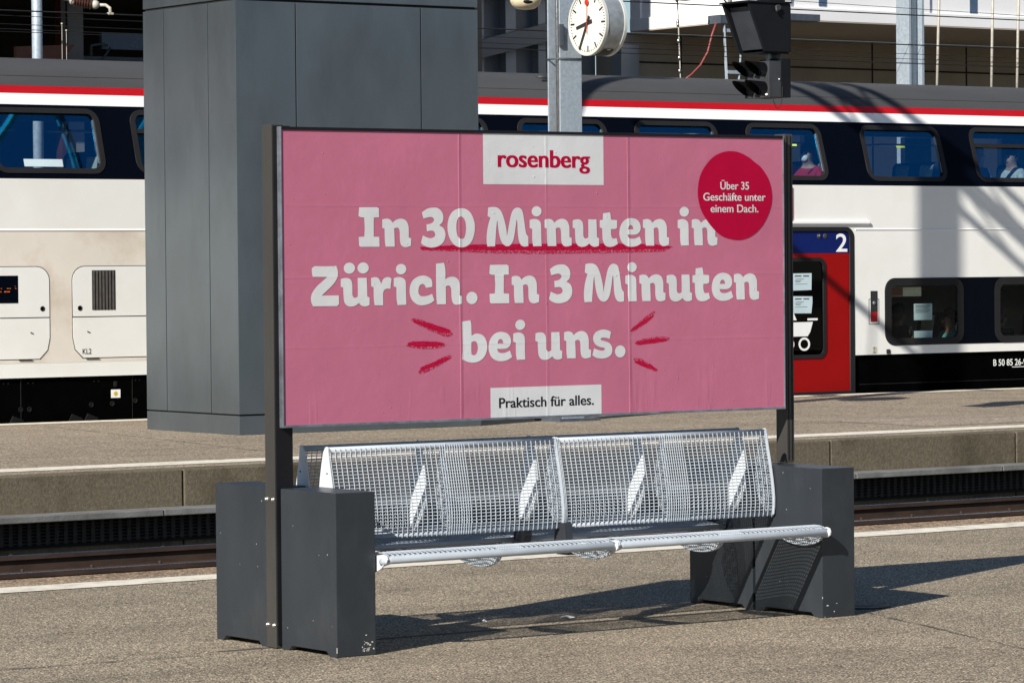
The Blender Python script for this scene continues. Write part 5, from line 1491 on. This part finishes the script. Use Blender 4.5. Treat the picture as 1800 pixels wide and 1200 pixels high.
# inside: decks, far wall, seats
it = MB()
it.box(TX0, TX1, 36.16, 38.9, 1.80, 1.86); it.box(TX0, TX1, 36.16, 38.9, -0.24, -0.20)
it.build("deck", MAT['inside_dark'], tr)
fw_ = MB()
fw_.box(TX0, TX1, 38.86, 38.9, -0.2, 2.80); fw_.box(TX0, TX1, 38.70, 38.75, 3.52, 3.80)
x = TX0
while x < TX1:
    fw_.box(x, x + 0.5, 38.76, 38.86, 2.80, 3.52); x += 1.87
fw_.build("far_wall", MAT['inside'], tr)
MB().box(TX0, TX1, 36.42, 38.65, 3.72, 3.74).build("ceiling", MAT['inside'], tr)
MB().box(TX0, TX1, 36.20, 38.8, 1.70, 1.72).build("lower_ceiling", MAT['inside'], tr)
rk = MB()
for i in range(1, 10):
    a, b = UPWIN[i]
    rk.box(a + 0.1, b - 0.1, 38.2, 38.6, 3.38, 3.40)
rk.build("luggage_rack", MAT['alu'], tr)
def seat_at(x, y, zf, d):
    """d=+1 faces +x"""
    m = MB()
    m.box(x - 0.24, x + 0.24, y - 0.22, y + 0.22, zf + 0.36, zf + 0.48, bevel=0.03)
    bx = x - d * 0.24
    m.prism([(bx, y - 0.22, zf + 0.44), (bx + d * 0.09, y - 0.22, zf + 0.44), (bx - d * 0.02, y - 0.22, zf + 1.18), (bx - d * 0.07, y - 0.22, zf + 1.24), (bx - d * 0.13, y - 0.22, zf + 1.18)], (0, 0.44, 0), bevel=0.025)
    m.box(x - 0.05, x + 0.05, y - 0.15, y + 0.15, zf, zf + 0.36)
    o = m.build("passenger_seat", MAT['seat_blue'], tr)
    hm_ = MB(); hm_.prism([(bx - d * 0.005 + d * 0.02, y - 0.13, zf + 0.95), (bx - d * 0.025 + d * 0.02, y - 0.13, zf + 1.17), (bx - d * 0.04, y - 0.13, zf + 1.20), (bx - d * 0.09, y - 0.13, zf + 1.17)], (0, 0.26, 0), bevel=0.006)
    hm_.build("headrest_cover", MAT['headrest'], o)
for i in range(1, 10):
    a, b = UPWIN[i]; m_x = (a + b) / 2
    for yy in (36.74, 37.24):
        seat_at(m_x - 0.60, yy, 1.86, 1); seat_at(m_x + 0.60, yy, 1.86, -1)
for (a, b) in LOWWIN[:2]:
    m_x = (a + b) / 2
    for yy in (36.52, 37.02):
        seat_at(m_x - 0.62, yy, -0.2, 1); seat_at(m_x + 0.62, yy, -0.2, -1)

# ------------------------------------------------------------------ passengers
def skin_mesh(verts, edges):
    me = bpy.data.meshes.new("figure")
    me.from_pydata([v[0] for v in verts], edges, [])
    ob = bpy.data.objects.new("figure", me)
    COL.objects.link(ob)
    sk_ = ob.modifiers.new("skin", 'SKIN')
    if not me.skin_vertices: me.skin_vertices.new()
    for i, v in enumerate(verts):
        r = v[1]
        me.skin_vertices[0].data[i].radius = (r, r) if not isinstance(r, tuple) else r
    me.skin_vertices[0].data[0].use_root = True
    sb_ = ob.modifiers.new("sub", 'SUBSURF'); sb_.levels = 2; sb_.render_levels = 2
    dg = bpy.context.evaluated_depsgraph_get(); dg.update()
    out = bpy.data.meshes.new_from_object(ob.evaluated_get(dg))
    for p in out.polygons: p.use_smooth = True
    bpy.data.objects.remove(ob); bpy.data.meshes.remove(me)
    return out

V = [((0, 0, 0), .145), ((0, 0, .22), .135), ((0, 0, .44), .15), ((.005, 0, .57), .06), ((.03, 0, .65), .082), ((.025, 0, .765), .094), ((.125, 0, .705), .017),
     ((0, .17, .50), .062), ((.07, .24, .26), .046), ((.30, .17, .20), .032), ((.37, .14, .20), .036),
     ((0, -.17, .50), .062), ((.07, -.24, .26), .046), ((.30, -.17, .20), .032), ((.37, -.14, .20), .036),
     ((.08, .10, -.01), .095), ((.45, .10, .02), .065), ((.44, .10, -.40), .045), ((.56, .10, -.44), .035),
     ((.08, -.10, -.01), .095), ((.45, -.10, .02), .065), ((.44, -.10, -.40), .045), ((.56, -.10, -.44), .035)]
E_ = [(0, 1), (1, 2), (2, 3), (3, 4), (4, 5), (4, 6), (2, 7), (7, 8), (8, 9), (9, 10), (2, 11), (11, 12), (12, 13), (13, 14), (0, 15), (15, 16), (16, 17), (17, 18), (0, 19), (19, 20), (20, 21), (21, 22)]
BODY = skin_mesh(V, E_)
VJ = [((0, 0, 0), .16), ((0, 0, .22), .152), ((0, 0, .44), .168), ((.0, 0, .565), .075), ((0, .17, .50), .078), ((.07, .24, .26), .062), ((.28, .175, .205), .047), ((0, -.17, .50), .078), ((.07, -.24, .26), .062), ((.28, -.175, .205), .047)]
JACK = skin_mesh(VJ, [(0, 1), (1, 2), (2, 3), (2, 4), (4, 5), (5, 6), (2, 7), (7, 8), (8, 9)])
VT = [((0, 0, 0), .158), ((.08, .10, -.01), .108), ((.45, .10, .02), .078), ((.44, .10, -.37), .06), ((.08, -.10, -.01), .108), ((.45, -.10, .02), .078), ((.44, -.10, -.37), .06)]
TROU = skin_mesh(VT, [(0, 1), (1, 2), (2, 3), (0, 4), (4, 5), (5, 6)])
h = MB(); h.ball((0.002, 0, .775), .112, 1.0, 0.94, 0.95); h.ball((-.035, 0, .71), .095, 0.9, 0.95, 1.1)
hb_ = h.bm
bmesh.ops.delete(hb_, geom=[v for v in hb_.verts if v.co.x > 0.055 and v.co.z < 0.825], context='VERTS')
HAIR = bpy.data.meshes.new("hair"); hb_.to_mesh(HAIR); hb_.free()
mk_ = MB(); mk_.ball((.105, 0, .668), .05, 0.7, 1.15, 1.0); MASK = bpy.data.meshes.new("mask"); mk_.bm.to_mesh(MASK); mk_.bm.free()
ey_ = MB(); ey_.ball((.110, .03, .735), .012); ey_.ball((.110, -.03, .735), .012); ey_.box(.100, .110, -.022, .022, .640, .648); EYES = bpy.data.meshes.new("eyes"); ey_.bm.to_mesh(EYES); ey_.bm.free()

def person(loc, rz, label, skin, top, trousers, hair, mask=False):
    mats = [pm("skin_tone", skin, 0.6, var=0.05), pm("top_cloth", top, 0.9, var=0.25, scale=22), pm("trouser_cloth", trousers, 0.9, var=0.15), pm("hair_tone", hair, 0.7, var=0.2)]
    b = bpy.data.objects.new("person", BODY.copy()); COL.objects.link(b)
    b.location = loc; b.rotation_euler = (0, 0, rz)
    b.data.materials.clear(); b.data.materials.append(mats[0])
    tag(b, label, "person", "passengers behind the carriage windows")
    for nm, me, m in (("jacket", JACK, mats[1]), ("trousers", TROU, mats[2]), ("hair", HAIR, mats[3]), ("eyes", EYES, MAT['black_mark'])) + ((("face_mask", MASK, MAT['white_mark']),) if mask else ()):
        o = bpy.data.objects.new(nm, me.copy()); COL.objects.link(o)
        o.data.materials.clear(); o.data.materials.append(m)
        for p in o.data.polygons: p.use_smooth = True
        o.parent = b
person((30.33, 36.62, 2.45), math.radians(205), "person in red top with white face mask at the upper window right of the billboard", (0.45, 0.26, 0.18), (0.45, 0.012, 0.02), (0.02, 0.02, 0.03), (0.12, 0.06, 0.03), True)
person((33.38, 36.64, 2.45), math.radians(10), "person in grey-blue top with light hair behind the upper window near the right edge", (0.42, 0.27, 0.19), (0.10, 0.13, 0.18), (0.03, 0.03, 0.05), (0.25, 0.18, 0.09))
person((33.98, 36.60, 2.45), math.radians(190), "person in pale top at the upper window closest to the right edge", (0.42, 0.25, 0.18), (0.5, 0.52, 0.5), (0.03, 0.03, 0.05), (0.06, 0.04, 0.03))
person((31.82, 36.52, 0.30), math.radians(15), "person in black clothes seen dark behind the lower window beside the notice", (0.10, 0.06, 0.05), (0.012, 0.012, 0.014), (0.01, 0.01, 0.012), (0.008, 0.007, 0.007))
person((32.72, 36.50, 0.22), math.radians(170), "person in teal patterned top behind the lower window right of the notice", (0.20, 0.12, 0.09), (0.06, 0.22, 0.21), (0.02, 0.02, 0.03), (0.03, 0.025, 0.02))
person((33.70, 36.56, 0.24), math.radians(20), "person in dark clothes behind the lower window at the right edge", (0.08, 0.05, 0.04), (0.015, 0.014, 0.014), (0.01, 0.01, 0.012), (0.01, 0.008, 0.008))
